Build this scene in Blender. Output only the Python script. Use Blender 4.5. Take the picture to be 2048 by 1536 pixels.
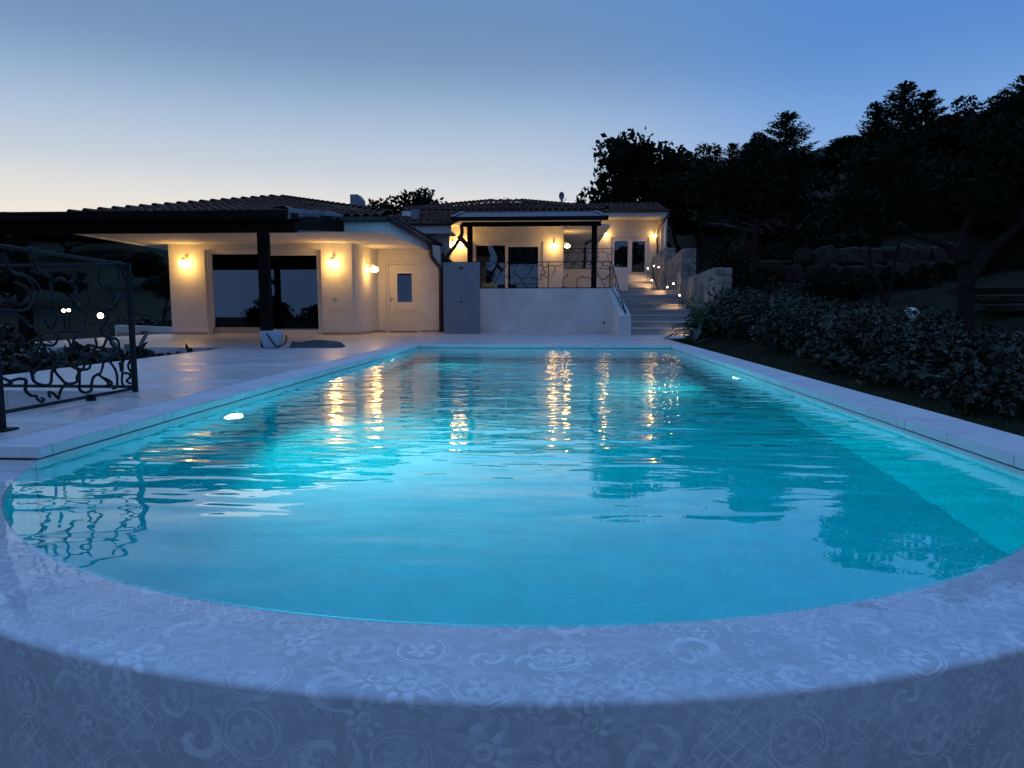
import bpy, bmesh, math, random
import numpy as np
from mathutils import Vector, Matrix
R = math.radians
for o in list(bpy.data.objects): bpy.data.objects.remove(o)
sc = bpy.context.scene
COL = sc.collection
rng = np.random.default_rng(7); random.seed(7)

# ------------------------------------------------------------------ camera
cam = bpy.data.cameras.new('camera'); cam.sensor_width = 36.0; cam.lens = 1420 / 2048 * 36
cam.clip_start = 0.02; cam.clip_end = 2000
co = bpy.data.objects.new('camera', cam); COL.objects.link(co)
co.location = (0, 0, 0.7225); co.rotation_euler = (R(90 - 6.11), 0, R(3.366)); sc.camera = co

# ------------------------------------------------------------------ nodes helper
class NT:
    def __init__(s, tree): s.t = tree; s.n = tree.nodes; s.l = tree.links
    def node(s, typ, **kw):
        n = s.n.new(typ)
        for k, v in kw.items():
            if k.startswith('i_'): s.put(n.inputs[k[2:].replace('_', ' ')], v)
            else: setattr(n, k, v)
        return n
    def put(s, sock, v):
        if isinstance(v, bpy.types.NodeSocket): s.l.new(v, sock)
        elif isinstance(v, bpy.types.Node): s.l.new(v.outputs[0], sock)
        else: sock.default_value = v
    def m(s, op, *a, clamp=False):
        n = s.n.new('ShaderNodeMath'); n.operation = op; n.use_clamp = clamp
        for i, v in enumerate(a): s.put(n.inputs[i], v)
        return n.outputs[0]
    def mix(s, f, a, b, typ='RGBA', blend='MIX'):
        n = s.n.new('ShaderNodeMix'); n.data_type = typ; n.blend_type = blend
        s.put(n.inputs[0], f)
        ia, ib, out = {'RGBA': (6, 7, 2), 'FLOAT': (2, 3, 0), 'VECTOR': (4, 5, 1)}[typ]
        s.put(n.inputs[ia], a); s.put(n.inputs[ib], b); return n.outputs[out]
    def rng(s, v, a, b, c=0.0, d=1.0, smooth=False):
        n = s.n.new('ShaderNodeMapRange'); n.interpolation_type = 'SMOOTHSTEP' if smooth else 'LINEAR'
        for i, x in enumerate((v, a, b, c, d)): s.put(n.inputs[i], x)
        return n.outputs[0]
    def ramp(s, f, stops):
        n = s.n.new('ShaderNodeValToRGB'); e = n.color_ramp.elements; n.color_ramp.interpolation = 'B_SPLINE' if len(stops) > 4 else 'LINEAR'
        while len(e) < len(stops): e.new(0.5)
        for q, (p, c) in zip(e, stops): q.position = p; q.color = (*c, 1)
        s.put(n.inputs[0], f); return n.outputs[0]
    def noise(s, vec, scale, detail=4.0, rough=0.55, out=0, dist=0.0):
        n = s.n.new('ShaderNodeTexNoise'); s.put(n.inputs['Scale'], scale); n.inputs['Detail'].default_value = detail
        n.inputs['Roughness'].default_value = rough; n.inputs['Distortion'].default_value = dist
        if vec is not None: s.put(n.inputs['Vector'], vec)
        return n.outputs[out]
def c4(c): return (c[0], c[1], c[2], 1.0)

# ------------------------------------------------------------------ dusk sky
w = bpy.data.worlds.new('World'); sc.world = w; w.use_nodes = True
nt = NT(w.node_tree); bg = nt.n['Background']
GLOW_AZ = R(-22)                                  # afterglow of the set sun, left of the pool axis
tc = nt.node('ShaderNodeTexCoord'); sep = nt.node('ShaderNodeSeparateXYZ'); nt.l.new(tc.outputs['Generated'], sep.inputs[0])
X, Y, Z = sep.outputs
hl = nt.m('SQRT', nt.m('ADD', nt.m('ADD', nt.m('MULTIPLY', X, X), nt.m('MULTIPLY', Y, Y)), 1e-6))
cosaz = nt.m('DIVIDE', nt.m('ADD', nt.m('MULTIPLY', X, math.sin(GLOW_AZ)), nt.m('MULTIPLY', Y, math.cos(GLOW_AZ))), hl)
el = nt.m('DIVIDE', nt.m('MAXIMUM', Z, 0.0), 1.0)
def sky_ramp(stops): return nt.ramp(el, [(math.sin(R(a)), c) for a, c in stops])
rampA = sky_ramp([(0, (.98, .78, .54)), (5.5, (.92, .84, .71)), (8, (.78, .75, .70)), (10.2, (.60, .65, .71)), (14.4, (.345, .485, .675)), (18.2, (.175, .29, .465)), (23, (.135, .26, .48)), (50, (.16, .33, .68)), (90, (.165, .36, .80))])
rampB = sky_ramp([(0, (.50, .62, .80)), (5.5, (.42, .59, .84)), (10, (.27, .46, .79)), (14.5, (.155, .33, .68)), (18.2, (.093, .248, .595)), (28, (.10, .26, .66)), (50, (.14, .32, .74)), (90, (.165, .36, .80))])
rampC = sky_ramp([(0, (.11, .19, .40)), (8, (.12, .21, .44)), (20, (.14, .22, .43)), (45, (.125, .25, .54)), (90, (.165, .36, .80))])
fAB = nt.rng(cosaz, 0.99, 0.72, 0, 1, True); fBC = nt.rng(cosaz, 0.55, -0.6, 0, 1, True)
skyc = nt.mix(fBC, nt.mix(fAB, rampA, rampB), rampC)
nis = nt.node('ShaderNodeTexSky', sky_type='NISHITA', sun_disc=False, sun_elevation=R(-2.0), sun_rotation=GLOW_AZ, ozone_density=4.0)
skyc = nt.mix(1.0, skyc, nt.mix(1.0, nis.outputs[0], (.05, .05, .05, 1), blend='MULTIPLY'), blend='ADD')
nt.put(bg.inputs[0], skyc); bg.inputs[1].default_value = 1.0

# the sun has set: only a faint broad glow is left from its direction
sun = bpy.data.lights.new('afterglow_sun', 'SUN'); sun.energy = 0.06; sun.angle = R(20); sun.color = (1, .85, .7)
so = bpy.data.objects.new('afterglow_sun', sun); COL.objects.link(so)
so.rotation_euler = Vector((math.sin(GLOW_AZ), math.cos(GLOW_AZ), math.tan(R(5)))).to_track_quat('Z', 'Y').to_euler()

sc.view_settings.view_transform = 'Standard'; sc.view_settings.look = 'None'
sc.view_settings.exposure = 0.0; sc.view_settings.gamma = 1.0; sc.view_settings.use_curve_mapping = False
sc.render.engine = 'CYCLES'; cy = sc.cycles
cy.max_bounces = 8; cy.diffuse_bounces = 4; cy.glossy_bounces = 4; cy.transmission_bounces = 8; cy.transparent_max_bounces = 12
cy.sample_clamp_indirect = 6.0; cy.blur_glossy = 0.5; cy.use_denoising = True; cy.use_adaptive_sampling = True; cy.adaptive_threshold = .025; cy.use_light_tree = True

# ------------------------------------------------------------------ materials
MAT = {}
def material(name):
    m = bpy.data.materials.new(name); m.use_nodes = True; MAT[name] = m
    n = NT(m.node_tree); return m, n, n.n['Principled BSDF']
def pos(n): return n.node('ShaderNodeNewGeometry').outputs['Position']
def bump(n, b, h, strength=0.3, dist=0.01):
    k = n.node('ShaderNodeBump'); k.inputs['Strength'].default_value = strength; k.inputs['Distance'].default_value = dist
    n.put(k.inputs['Height'], h); n.l.new(k.outputs[0], b.inputs['Normal'])
def mottled(name, a, b_, scale, rough=0.7, bumps=0.2, bscale=None, spec=0.4, bd=0.006, objvar=0.0, coord='pos'):
    m, n, p = material(name)
    v = pos(n) if coord == 'pos' else n.node('ShaderNodeTexCoord').outputs['Object']
    f = n.noise(v, scale, 5, 0.6)
    f2 = n.rng(n.m('ADD', n.m('MULTIPLY', f, .7), n.m('MULTIPLY', n.noise(v, scale * 5, 3), .3)), .35, .65)
    col = n.mix(f2, c4(a), c4(b_))
    if objvar:
        r = n.node('ShaderNodeObjectInfo').outputs['Random']
        hs = n.node('ShaderNodeHueSaturation'); n.put(hs.inputs['Value'], n.rng(r, 0, 1, 1 - objvar, 1 + objvar))
        n.put(hs.inputs['Hue'], n.rng(n.m('FRACT', n.m('MULTIPLY', r, 7.3)), 0, 1, .49, .51))
        n.put(hs.inputs['Color'], col); col = hs.outputs[0]
    n.put(p.inputs['Base Color'], col); p.inputs['Roughness'].default_value = rough
    p.inputs['Specular IOR Level'].default_value = spec
    if bumps: bump(n, p, n.noise(v, bscale or scale * 8, 4, .65), bumps, bd)
    return m
mottled('plaster', (.62, .59, .545), (.80, .78, .74), .9, .85, .35, 60, .2, .004)
mottled('plaster_grey', (.17, .205, .245), (.24, .28, .32), 2.2, .6, .12, 30, .3, .004)
mottled('frame_white', (.74, .72, .67), (.78, .76, .72), 3, .4, 0)
mottled('door_cream', (.72, .68, .60), (.76, .72, .65), 3, .45, 0)
mottled('skirting', (.36, .30, .25), (.46, .39, .33), 5, .5, .1)
mottled('terracotta', (.10, .055, .043), (.20, .12, .09), 4, .85, .4, 40, .2, .004, objvar=.28)
mottled('terracotta_bed', (.05, .03, .025), (.08, .05, .04), 4, .9, 0)
mottled('gutter_copper', (.07, .03, .022), (.10, .045, .03), 6, .55, 0)
mottled('gutter_dark', (.03, .026, .026), (.045, .04, .04), 6, .5, 0)
mottled('iron', (.006, .008, .010), (.013, .016, .019), 14, .6, .15, 90, .25, .002)
mottled('timber', (.006, .0045, .0035), (.014, .010, .0075), 5, .85, .5, 30, .1, .006)
mottled('canvas', (.07, .08, .095), (.12, .13, .15), 3, .6, .3, 12, .3, .01)
mottled('granite', (.20, .175, .15), (.40, .36, .31), 7, .9, .8, 22, .2, .02, objvar=.3)
mottled('granite_shaded', (.022, .017, .012), (.07, .052, .038), 5, .95, .8, 14, .2, .02, objvar=.25)  # granite darkened: shade under the slope trees is put into the colour
mottled('mortar', (.16, .145, .13), (.24, .215, .19), 9, .95, .4)
mottled('bark', (.014, .011, .009), (.04, .032, .026), 9, .95, 1.0, 26, .1, .02)
mottled('twig', (.11, .085, .09), (.17, .13, .135), 9, .95, 0)
mottled('ground_soil', (.010, .013, .005), (.028, .028, .014), 1.4, 1.0, .8, 18, .1, .03)
mottled('grass_blade', (.012, .024, .007), (.035, .048, .016), 5, .8, 0, objvar=0)
mottled('bucket_plastic', (.34, .42, .52), (.48, .54, .60), 9, .5, .15, 30)
mottled('tarp_dark', (.05, .065, .075), (.085, .10, .11), 6, .6, .4, 25, .4, .01)
mottled('black_plastic', (.012, .012, .014), (.02, .02, .022), 10, .4, 0)
mottled('metal_grey', (.25, .25, .26), (.33, .33, .34), 10, .35, 0)
mottled('dish_grey', (.16, .17, .19), (.22, .23, .25), 6, .5, 0)
mottled('globe_unlit', (.55, .58, .60), (.66, .68, .70), 6, .15, 0, spec=.6)
mottled('room_dark', (.03, .028, .026), (.05, .046, .042), 3, .9, 0)
mottled('cushion_blue', (.03, .09, .26), (.05, .13, .34), 6, .9, .2)
mottled('planter_yellow', (.45, .30, .07), (.55, .38, .10), 6, .7, 0)
mottled('hill_far', (.04, .05, .04), (.09, .095, .075), .02, 1.0, 0)
def foliage(name, a, b_, rough=.5, spec=.4):
    m, n, p = material(name); v = pos(n)
    f = n.rng(n.noise(v, 2.2, 2), .35, .65); r = n.node('ShaderNodeNewGeometry').outputs['Random Per Island']
    col = n.mix(n.m('ADD', n.m('MULTIPLY', f, .45), n.m('MULTIPLY', r, .55)), c4(a), c4(b_))
    n.put(p.inputs['Base Color'], col); p.inputs['Roughness'].default_value = rough; p.inputs['Specular IOR Level'].default_value = spec
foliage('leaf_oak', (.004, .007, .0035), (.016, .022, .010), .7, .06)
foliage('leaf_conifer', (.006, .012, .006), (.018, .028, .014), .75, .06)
foliage('leaf_hedge', (.007, .013, .006), (.034, .046, .022), .4, .32)
foliage('leaf_palm', (.018, .045, .012), (.06, .10, .03), .45, .4)
foliage('leaf_agave', (.03, .055, .045), (.08, .11, .09), .5, .4)
foliage('leaf_bed', (.009, .016, .008), (.03, .042, .022), .5, .35)
mottled('leaf_yellow', (.30, .25, .05), (.40, .33, .08), 30, .7, 0)
mottled('leaf_dry', (.06, .04, .02), (.10, .07, .03), 30, .7, 0)

def stone_floor(name, a, b_, rough, sx, sy):
    m, n, p = material(name); v = pos(n)
    mp = n.node('ShaderNodeMapping'); n.put(mp.inputs[0], v); mp.inputs['Scale'].default_value = (sx, sy, 1)
    f = n.rng(n.noise(mp, 1.0, 6, .62, dist=.6), .32, .68); f2 = n.rng(n.noise(v, 38, 3), .3, .7)
    col = n.mix(n.m('ADD', n.m('MULTIPLY', f, .75), n.m('MULTIPLY', f2, .25)), c4(a), c4(b_))
    br = n.node('ShaderNodeTexBrick'); n.put(br.inputs['Vector'], v); br.inputs['Scale'].default_value = 1.0
    br.inputs['Brick Width'].default_value = 1.2; br.inputs['Row Height'].default_value = .6; br.inputs['Mortar Size'].default_value = .007; br.inputs['Mortar Smooth'].default_value = .3
    jn = br.outputs['Fac']
    col = n.mix(n.m('MULTIPLY', jn, .55), col, c4((a[0] * .5, a[1] * .5, a[2] * .5)))
    n.put(p.inputs['Base Color'], col); n.put(p.inputs['Roughness'], n.rng(f, 0, 1, rough - .10, rough + .14)); p.inputs['Specular IOR Level'].default_value = .5
    h = n.m('SUBTRACT', n.m('MULTIPLY', n.noise(mp, 6, 4), .5), jn); bump(n, p, h, .25, .004)
stone_floor('deck_stone', (.46, .43, .425), (.80, .76, .74), .34, .8, 2.6)
stone_floor('coping_stone', (.64, .63, .63), (.78, .77, .76), .62, 2.5, 2.5)
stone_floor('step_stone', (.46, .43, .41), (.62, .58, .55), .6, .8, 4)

stone_floor('riser_stone_shaded', (.34, .31, .29), (.48, .44, .41), .65, .8, 4)  # step stone in a darker tone: the risers' shading is put into the colour
def ornament(name, contrast, lo, hi, ink, wet=False):
    """faded lace patchwork print of the pool tiles: two overlapping grids of worn motifs"""
    m, n, p = material(name)
    uv = n.node('ShaderNodeUVMap', uv_map='UVMap').outputs[0]
    wob = n.noise(uv, 14, 3, out=1)
    vv = n.node('ShaderNodeVectorMath', operation='MULTIPLY_ADD'); n.put(vv.inputs[0], wob); vv.inputs[1].default_value = (.022,) * 3; n.put(vv.inputs[2], uv)
    s = n.node('ShaderNodeSeparateXYZ'); n.put(s.inputs[0], vv)
    def band(val, c, wd): return n.m('LESS_THAN', n.m('ABSOLUTE', n.m('SUBTRACT', val, c)), wd)
    def OR(*a):
        o = a[0]
        for q in a[1:]: o = n.m('MAXIMUM', o, q)
        return o
    def AND(a, b): return n.m('MULTIPLY', a, b)
    def layer(size, ou, ov, empty):
        u, v = n.m('ADD', n.m('MULTIPLY', s.outputs[0], 1 / size), ou), n.m('ADD', n.m('MULTIPLY', s.outputs[1], 1 / size), ov)
        cmb = n.node('ShaderNodeCombineXYZ'); n.put(cmb.inputs[0], n.m('FLOOR', u)); n.put(cmb.inputs[1], n.m('FLOOR', v))
        wn = n.node('ShaderNodeTexWhiteNoise', noise_dimensions='2D'); n.put(wn.inputs['Vector'], cmb); rnd = wn.outputs['Value']
        sc_ = n.node('ShaderNodeSeparateColor'); n.l.new(wn.outputs['Color'], sc_.inputs[0])
        x, y = n.m('SUBTRACT', n.m('FRACT', u), n.rng(sc_.outputs[0], 0, 1, .38, .62)), n.m('SUBTRACT', n.m('FRACT', v), n.rng(sc_.outputs[1], 0, 1, .38, .62))
        r = n.m('SQRT', n.m('ADD', n.m('MULTIPLY', x, x), n.m('MULTIPLY', y, y))); th = n.m('ADD', n.m('ARCTAN2', y, x), n.m('MULTIPLY', sc_.outputs[2], 6.283))
        pet3 = n.m('MULTIPLY', n.m('ABSOLUTE', n.m('COSINE', n.m('MULTIPLY', th, 3.0))), .25)
        A = OR(band(r, .36, .018), band(r, .43, .012), AND(n.m('LESS_THAN', r, pet3), n.m('GREATER_THAN', r, .06)))
        pet4 = n.m('MULTIPLY', n.m('ABSOLUTE', n.m('COSINE', n.m('MULTIPLY', th, 4.0))), .40)
        B = OR(AND(n.m('LESS_THAN', r, pet4), n.m('GREATER_THAN', r, .20)), band(r, .11, .03))
        d1 = n.m('ABSOLUTE', n.m('SUBTRACT', n.m('FRACT', n.m('MULTIPLY', n.m('ADD', x, y), 3.0)), .5)); d2 = n.m('ABSOLUTE', n.m('SUBTRACT', n.m('FRACT', n.m('MULTIPLY', n.m('SUBTRACT', x, y), 3.0)), .5))
        C_ = AND(OR(n.m('LESS_THAN', d1, .06), n.m('LESS_THAN', d2, .06)), n.m('LESS_THAN', r, .5))
        sp = n.m('SINE', n.m('ADD', n.m('MULTIPLY', th, 2.0), n.m('MULTIPLY', r, 17.0)))
        D = AND(n.m('GREATER_THAN', sp, .45), AND(n.m('LESS_THAN', r, .42), n.m('GREATER_THAN', r, .08)))
        E_ = AND(n.m('GREATER_THAN', n.m('SINE', n.m('ADD', n.m('MULTIPLY', th, 1.0), n.m('MULTIPLY', r, 12.0))), .62), n.m('LESS_THAN', r, .46))
        pick = lambda lo, hi: n.m('MULTIPLY', n.m('GREATER_THAN', rnd, lo), n.m('LESS_THAN', rnd, hi)); w_ = (1 - empty) / 5
        return OR(AND(A, pick(-.1, w_)), AND(B, pick(w_, 2 * w_)), AND(C_, pick(2 * w_, 3 * w_)), AND(D, pick(3 * w_, 4 * w_)), AND(E_, pick(4 * w_, 5 * w_)))
    wear = n.rng(n.noise(uv, 5, 4), .36, .64); wear2 = n.rng(n.noise(uv, 34, 3, .7), .30, .50, .4, 1); wear3 = n.rng(n.noise(vv, 7.7, 4), .40, .60)
    f = OR(n.m('MULTIPLY', layer(.165, 0, 0, .05), n.rng(wear, 0, 1, .25, 1)), n.m('MULTIPLY', layer(.115, .37, .61, .12), n.rng(wear3, 0, 1, .85, .1)))
    f = n.m('MULTIPLY', f, wear2)
    blot = n.m('MULTIPLY', n.rng(n.noise(vv, 17, 3, .6, dist=1.6), .50, .58), .34); f = n.m('MAXIMUM', f, blot)
    base = n.mix(n.rng(n.noise(uv, 3.2, 6, .65), .3, .7), c4(lo), c4(hi))
    n.put(p.inputs['Base Color'], n.mix(n.m('MULTIPLY', f, contrast), base, c4(ink)))
    n.put(p.inputs['Roughness'], n.rng(f, 0, 1, .5, .38))
    if wet:                                       # a thin sheet of water runs over these tiles
        p.inputs['Coat Weight'].default_value = 1.0; p.inputs['Coat Roughness'].default_value = .015; p.inputs['Coat IOR'].default_value = 1.333
        g = pos(n); mpw = n.node('ShaderNodeMapping'); n.put(mpw.inputs[0], g); mpw.inputs['Scale'].default_value = (1, 1, .5)
        kb = n.node('ShaderNodeBump'); kb.inputs['Strength'].default_value = 1.0; kb.inputs['Distance'].default_value = .004; n.put(kb.inputs['Height'], n.m('ADD', n.noise(mpw, 3.5, 2, .5, dist=.5), n.m('MULTIPLY', n.noise(mpw, 16, 2), .12))); n.l.new(kb.outputs[0], p.inputs['Coat Normal'])
ornament('pool_tile', 1.0, (.53, .555, .585), (.67, .69, .72), (.93, .945, .96), True)
ornament('basin_tile', .35, (.62, .61, .60), (.76, .75, .74), (.90, .90, .89))

m, n, p = material('water')
v = pos(n); sp = n.node('ShaderNodeSeparateXYZ'); n.put(sp.inputs[0], v)
far = n.rng(sp.outputs[1], 2.4, 5.0, 0, 1, True); far2 = n.rng(sp.outputs[1], 5.5, 10.5, 0, 1, True)
mp = n.node('ShaderNodeMapping'); n.put(mp.inputs[0], v); mp.inputs['Scale'].default_value = (.62, 1.5, 1)
h = n.m('MULTIPLY', n.noise(mp, 2.1, 1, .4, dist=.5), n.rng(far, 0, 1, .30, .62))
h = n.m('ADD', h, n.m('MULTIPLY', n.noise(mp, 6.5, 1, .4, dist=.3), n.m('ADD', n.rng(far, 0, 1, .03, .26), n.m('MULTIPLY', far2, .34))))
h = n.m('ADD', h, n.m('MULTIPLY', n.noise(v, 20, 1, .5), n.m('MULTIPLY', far2, .13)))
k = n.node('ShaderNodeBump'); k.inputs['Strength'].default_value = 1.0; k.inputs['Distance'].default_value = .022; n.put(k.inputs['Height'], h)
fr = n.node('ShaderNodeFresnel'); fr.inputs['IOR'].default_value = 1.333; n.l.new(k.outputs[0], fr.inputs['Normal'])
rf_ = n.node('ShaderNodeBsdfRefraction'); rf_.inputs['IOR'].default_value = 1.333; rf_.inputs['Roughness'].default_value = 0; n.l.new(k.outputs[0], rf_.inputs['Normal'])
gl = n.node('ShaderNodeBsdfGlossy'); gl.inputs['Roughness'].default_value = 0; gl.inputs['Color'].default_value = (1, 1, 1, 1); n.l.new(k.outputs[0], gl.inputs['Normal'])
ms = n.node('ShaderNodeMixShader'); n.put(ms.inputs[0], n.m('MULTIPLY', fr, 1.6, clamp=True)); n.l.new(rf_.outputs[0], ms.inputs[1]); n.l.new(gl.outputs[0], ms.inputs[2])
out = n.n['Material Output']; n.l.new(ms.outputs[0], out.inputs['Surface']); n.n.remove(p)
va = n.node('ShaderNodeVolumeAbsorption'); va.inputs['Color'].default_value = (0, .925, .968, 1); va.inputs['Density'].default_value = 1.15
n.l.new(va.outputs[0], out.inputs['Volume'])

m, n, p = material('window_glass')                # thin pane: mirror by Fresnel, else see through into the unlit room
out = n.n['Material Output']; gl = n.node('ShaderNodeBsdfGlossy'); gl.inputs['Roughness'].default_value = .01; gl.inputs['Color'].default_value = (.9, .95, 1, 1)
tr = n.node('ShaderNodeBsdfTransparent'); tr.inputs['Color'].default_value = (.55, .56, .55, 1)
fr = n.node('ShaderNodeFresnel'); fr.inputs['IOR'].default_value = 2.25
ms = n.node('ShaderNodeMixShader'); n.put(ms.inputs[0], fr); n.l.new(tr.outputs[0], ms.inputs[1]); n.l.new(gl.outputs[0], ms.inputs[2]); n.l.new(ms.outputs[0], out.inputs['Surface'])
def emit(name, col, st):
    m, n, p = material(name); p.inputs['Base Color'].default_value = (.8, .8, .8, 1)
    p.inputs['Emission Color'].default_value = c4(col); p.inputs['Emission Strength'].default_value = st
    m.cycles.emission_sampling = 'FRONT'
emit('lamp_glow', (1.0, .55, .145), 42.0)
emit('pool_led', (.75, .95, 1.0), 60.0)
emit('spot_glow', (1.0, .70, .38), 40.0)
emit('garden_glow', (1.0, .74, .40), 18.0)

# ------------------------------------------------------------------ geometry helpers
class MB:
    """collects shapes into one mesh"""
    def __init__(s): s.v = []; s.f = []; s.uv = {}
    def add(s, vs, fs, uvs=None):
        o = len(s.v); s.v.extend([tuple(map(float, q)) for q in vs])
        for i, f in enumerate(fs):
            if uvs is not None: s.uv[len(s.f)] = uvs[i]
            s.f.append(tuple(o + k for k in f))
        return s
    def box(s, x0, x1, y0, y1, z0, z1):
        vs = [(x, y, z) for z in (z0, z1) for y in (y0, y1) for x in (x0, x1)]
        return s.add(vs, [(0, 2, 3, 1), (4, 5, 7, 6), (0, 1, 5, 4), (2, 6, 7, 3), (0, 4, 6, 2), (1, 3, 7, 5)])
    def prism(s, poly, z0, z1):
        """poly counter-clockwise in xy; z0 and z1 numbers or per-vertex lists"""
        n = len(poly); za = z0 if hasattr(z0, '__len__') else [z0] * n; zb = z1 if hasattr(z1, '__len__') else [z1] * n
        vs = [(x, y, z) for (x, y), z in zip(poly, za)] + [(x, y, z) for (x, y), z in zip(poly, zb)]
        fs = [tuple(range(n))[::-1], tuple(range(n, 2 * n))] + [(i, (i + 1) % n, n + (i + 1) % n, n + i) for i in range(n)]
        return s.add(vs, fs)
    def tube(s, pts, r, seg=6, caps=True):
        pts = [Vector(p) for p in pts]; n = len(pts); rs = r if hasattr(r, '__len__') else [r] * n
        vs = []; up = None
        for i, p in enumerate(pts):
            t = (pts[min(i + 1, n - 1)] - pts[max(i - 1, 0)]); t = t.normalized() if t.length > 1e-9 else Vector((0, 0, 1))
            if up is None:
                a = Vector((0, 0, 1)) if abs(t.z) < .9 else Vector((1, 0, 0)); up = (a - t * a.dot(t)).normalized()
            else:
                up = up - t * up.dot(t); up = up.normalized() if up.length > 1e-6 else t.orthogonal().normalized()
            b = t.cross(up)
            for k in range(seg):
                a = 2 * math.pi * k / seg; vs.append(p + (up * math.cos(a) + b * math.sin(a)) * rs[i])
        fs = [(i * seg + k, i * seg + (k + 1) % seg, (i + 1) * seg + (k + 1) % seg, (i + 1) * seg + k) for i in range(n - 1) for k in range(seg)]
        if caps: fs += [tuple(range(seg))[::-1], tuple((n - 1) * seg + k for k in range(seg))]
        return s.add(vs, fs)
    def lathe(s, prof, c, seg=20, axis='z', sc=(1, 1, 1)):
        vs = []
        for r, h in prof:
            for k in range(seg):
                a = 2 * math.pi * k / seg; q = (r * math.cos(a), r * math.sin(a), h)
                q = {'z': q, 'x': (q[2], q[0], q[1]), 'y': (q[0], q[2], q[1])}[axis]
                vs.append((c[0] + q[0] * sc[0], c[1] + q[1] * sc[1], c[2] + q[2] * sc[2]))
        n = len(prof)
        fs = [(i * seg + k, i * seg + (k + 1) % seg, (i + 1) * seg + (k + 1) % seg, (i + 1) * seg + k) for i in range(n - 1) for k in range(seg)]
        return s.add(vs, fs)
    def build(s, name, mat, parent=None, bevel=0.0, smooth=False, loc=None):
        me = bpy.data.meshes.new(name); me.from_pydata(s.v, [], s.f)
        if s.uv:
            ul = me.uv_layers.new(name='UVMap')
            for pi, pl in enumerate(me.polygons):
                if pi in s.uv:
                    for li, q in zip(pl.loop_indices, s.uv[pi]): ul.data[li].uv = q
        me.validate()
        if bevel or True:
            bm = bmesh.new(); bm.from_mesh(me)
            if bevel:
                bmesh.ops.remove_doubles(bm, verts=bm.verts, dist=1e-5)
                bmesh.ops.bevel(bm, geom=bm.edges[:], offset=bevel, segments=2, affect='EDGES', clamp_overlap=True)
            if not s.uv: bmesh.ops.recalc_face_normals(bm, faces=bm.faces)
            bm.to_mesh(me); bm.free()
        return link(name, me, mat, parent, smooth, loc)
def link(name, me, mat, parent=None, smooth=False, loc=None):
    if mat:
        me.materials.clear(); me.materials.append(MAT[mat])
    if smooth: me.polygons.foreach_set('use_smooth', [True] * len(me.polygons))
    o = bpy.data.objects.new(name, me); COL.objects.link(o)
    if parent is not None:
        o.parent = parent
    if loc is not None: o.location = loc
    return o
def tag(o, label=None, cat=None, group=None, kind=None):
    if label: o['label'] = label
    if cat: o['category'] = cat
    if group: o['group'] = group
    if kind: o['kind'] = kind
    return o
def thing(name, label, cat, loc=(0, 0, 0), group=None, kind=None):
    o = bpy.data.objects.new(name, None); COL.objects.link(o); o.location = loc; o.empty_display_size = .2
    return tag(o, label, cat, group, kind)
# parts are modelled in world coordinates under an Empty that sits at the thing's base: shift them back
def settle(root, base):
    """move an Empty that was built at the origin to its base point, its parts staying where they are"""
    root.location = base
    for c in root.children: c.location = c.location - Vector(base)
    return root
def copy_tree(o, parent=None):
    c = o.copy(); COL.objects.link(c); c.parent = parent
    for ch in o.children: copy_tree(ch, c)
    return c
def box(name, mat, parent, x0, x1, y0, y1, z0, z1, bevel=0.0): return MB().box(x0, x1, y0, y1, z0, z1).build(name, mat, parent, bevel)
def smooth_path(pts, n=6):
    """Catmull-Rom through the points"""
    P_ = [Vector(p) for p in pts]; P_ = [P_[0] * 2 - P_[1]] + P_ + [P_[-1] * 2 - P_[-2]]; out = []
    for i in range(1, len(P_) - 2):
        a, b, c, d = P_[i - 1:i + 3]
        for k in range(n):
            t = k / n; out.append(.5 * ((2 * b) + (c - a) * t + (2 * a - 5 * b + 4 * c - d) * t * t + (3 * b - a - 3 * c + d) * t ** 3))
    out.append(P_[-2]); return out
def np_mesh(name, V, F, mat, parent=None, smooth=False):
    """V (n,3), F (m,4) quads"""
    me = bpy.data.meshes.new(name); V = np.asarray(V, np.float32); F = np.asarray(F, np.int32); k = F.shape[1]
    me.vertices.add(len(V)); me.vertices.foreach_set('co', V.ravel()); me.loops.add(F.size); me.loops.foreach_set('vertex_index', F.ravel())
    me.polygons.add(len(F)); me.polygons.foreach_set('loop_start', np.arange(len(F), dtype=np.int32) * k); me.polygons.foreach_set('loop_total', np.full(len(F), k, np.int32))
    me.update(calc_edges=True); return link(name, me, mat, parent, smooth)

# ------------------------------------------------------------------ ground
def smst(a, b, x): t = np.clip((x - a) / (b - a), 0, 1); return t * t * (3 - 2 * t)
def ground_z(x, y):
    x = np.asarray(x, float); y = np.asarray(y, float)
    right = .009 * np.maximum(x - 3, 0) * np.clip(y, 0, 22) - .05
    up = smst(21.7, 22.5, y) * 1.0 * smst(5.0, 7.5, x) + .22 * np.clip(y - 22, 0, 45) * smst(5.5, 12, x)
    right = right + up
    right = np.where(y < 3.32, -1.7 - .03 * np.clip(3.3 - y, 0, 60), right)
    right = np.where((x < 4.62) & (y > 18.9), -.4, right)
    behind = np.where(y > 41, 1.2 + .02 * np.clip(y - 41, 0, 100), -.4)
    left = -.28 - .012 * np.clip(-6 - x, 0, 8) + 11.6 * smst(22, 88, y) * smst(-12, -20, x)
    left = np.where(y < 3.32, -1.9 - .03 * np.clip(3.3 - y, 0, 60), left)
    z = np.where(x > 2.63, right, np.where(x < -5.95, left, np.where(y > 43, behind, -2.6)))
    z = np.where((x > 2.63) & (x < 8) & (y > 43), np.minimum(z, 4.5), z)
    return np.where((x >= -5.95) & (x <= 2.63) & (y < 0), -2.6 - .03 * np.clip(-y, 0, 60), z)
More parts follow.
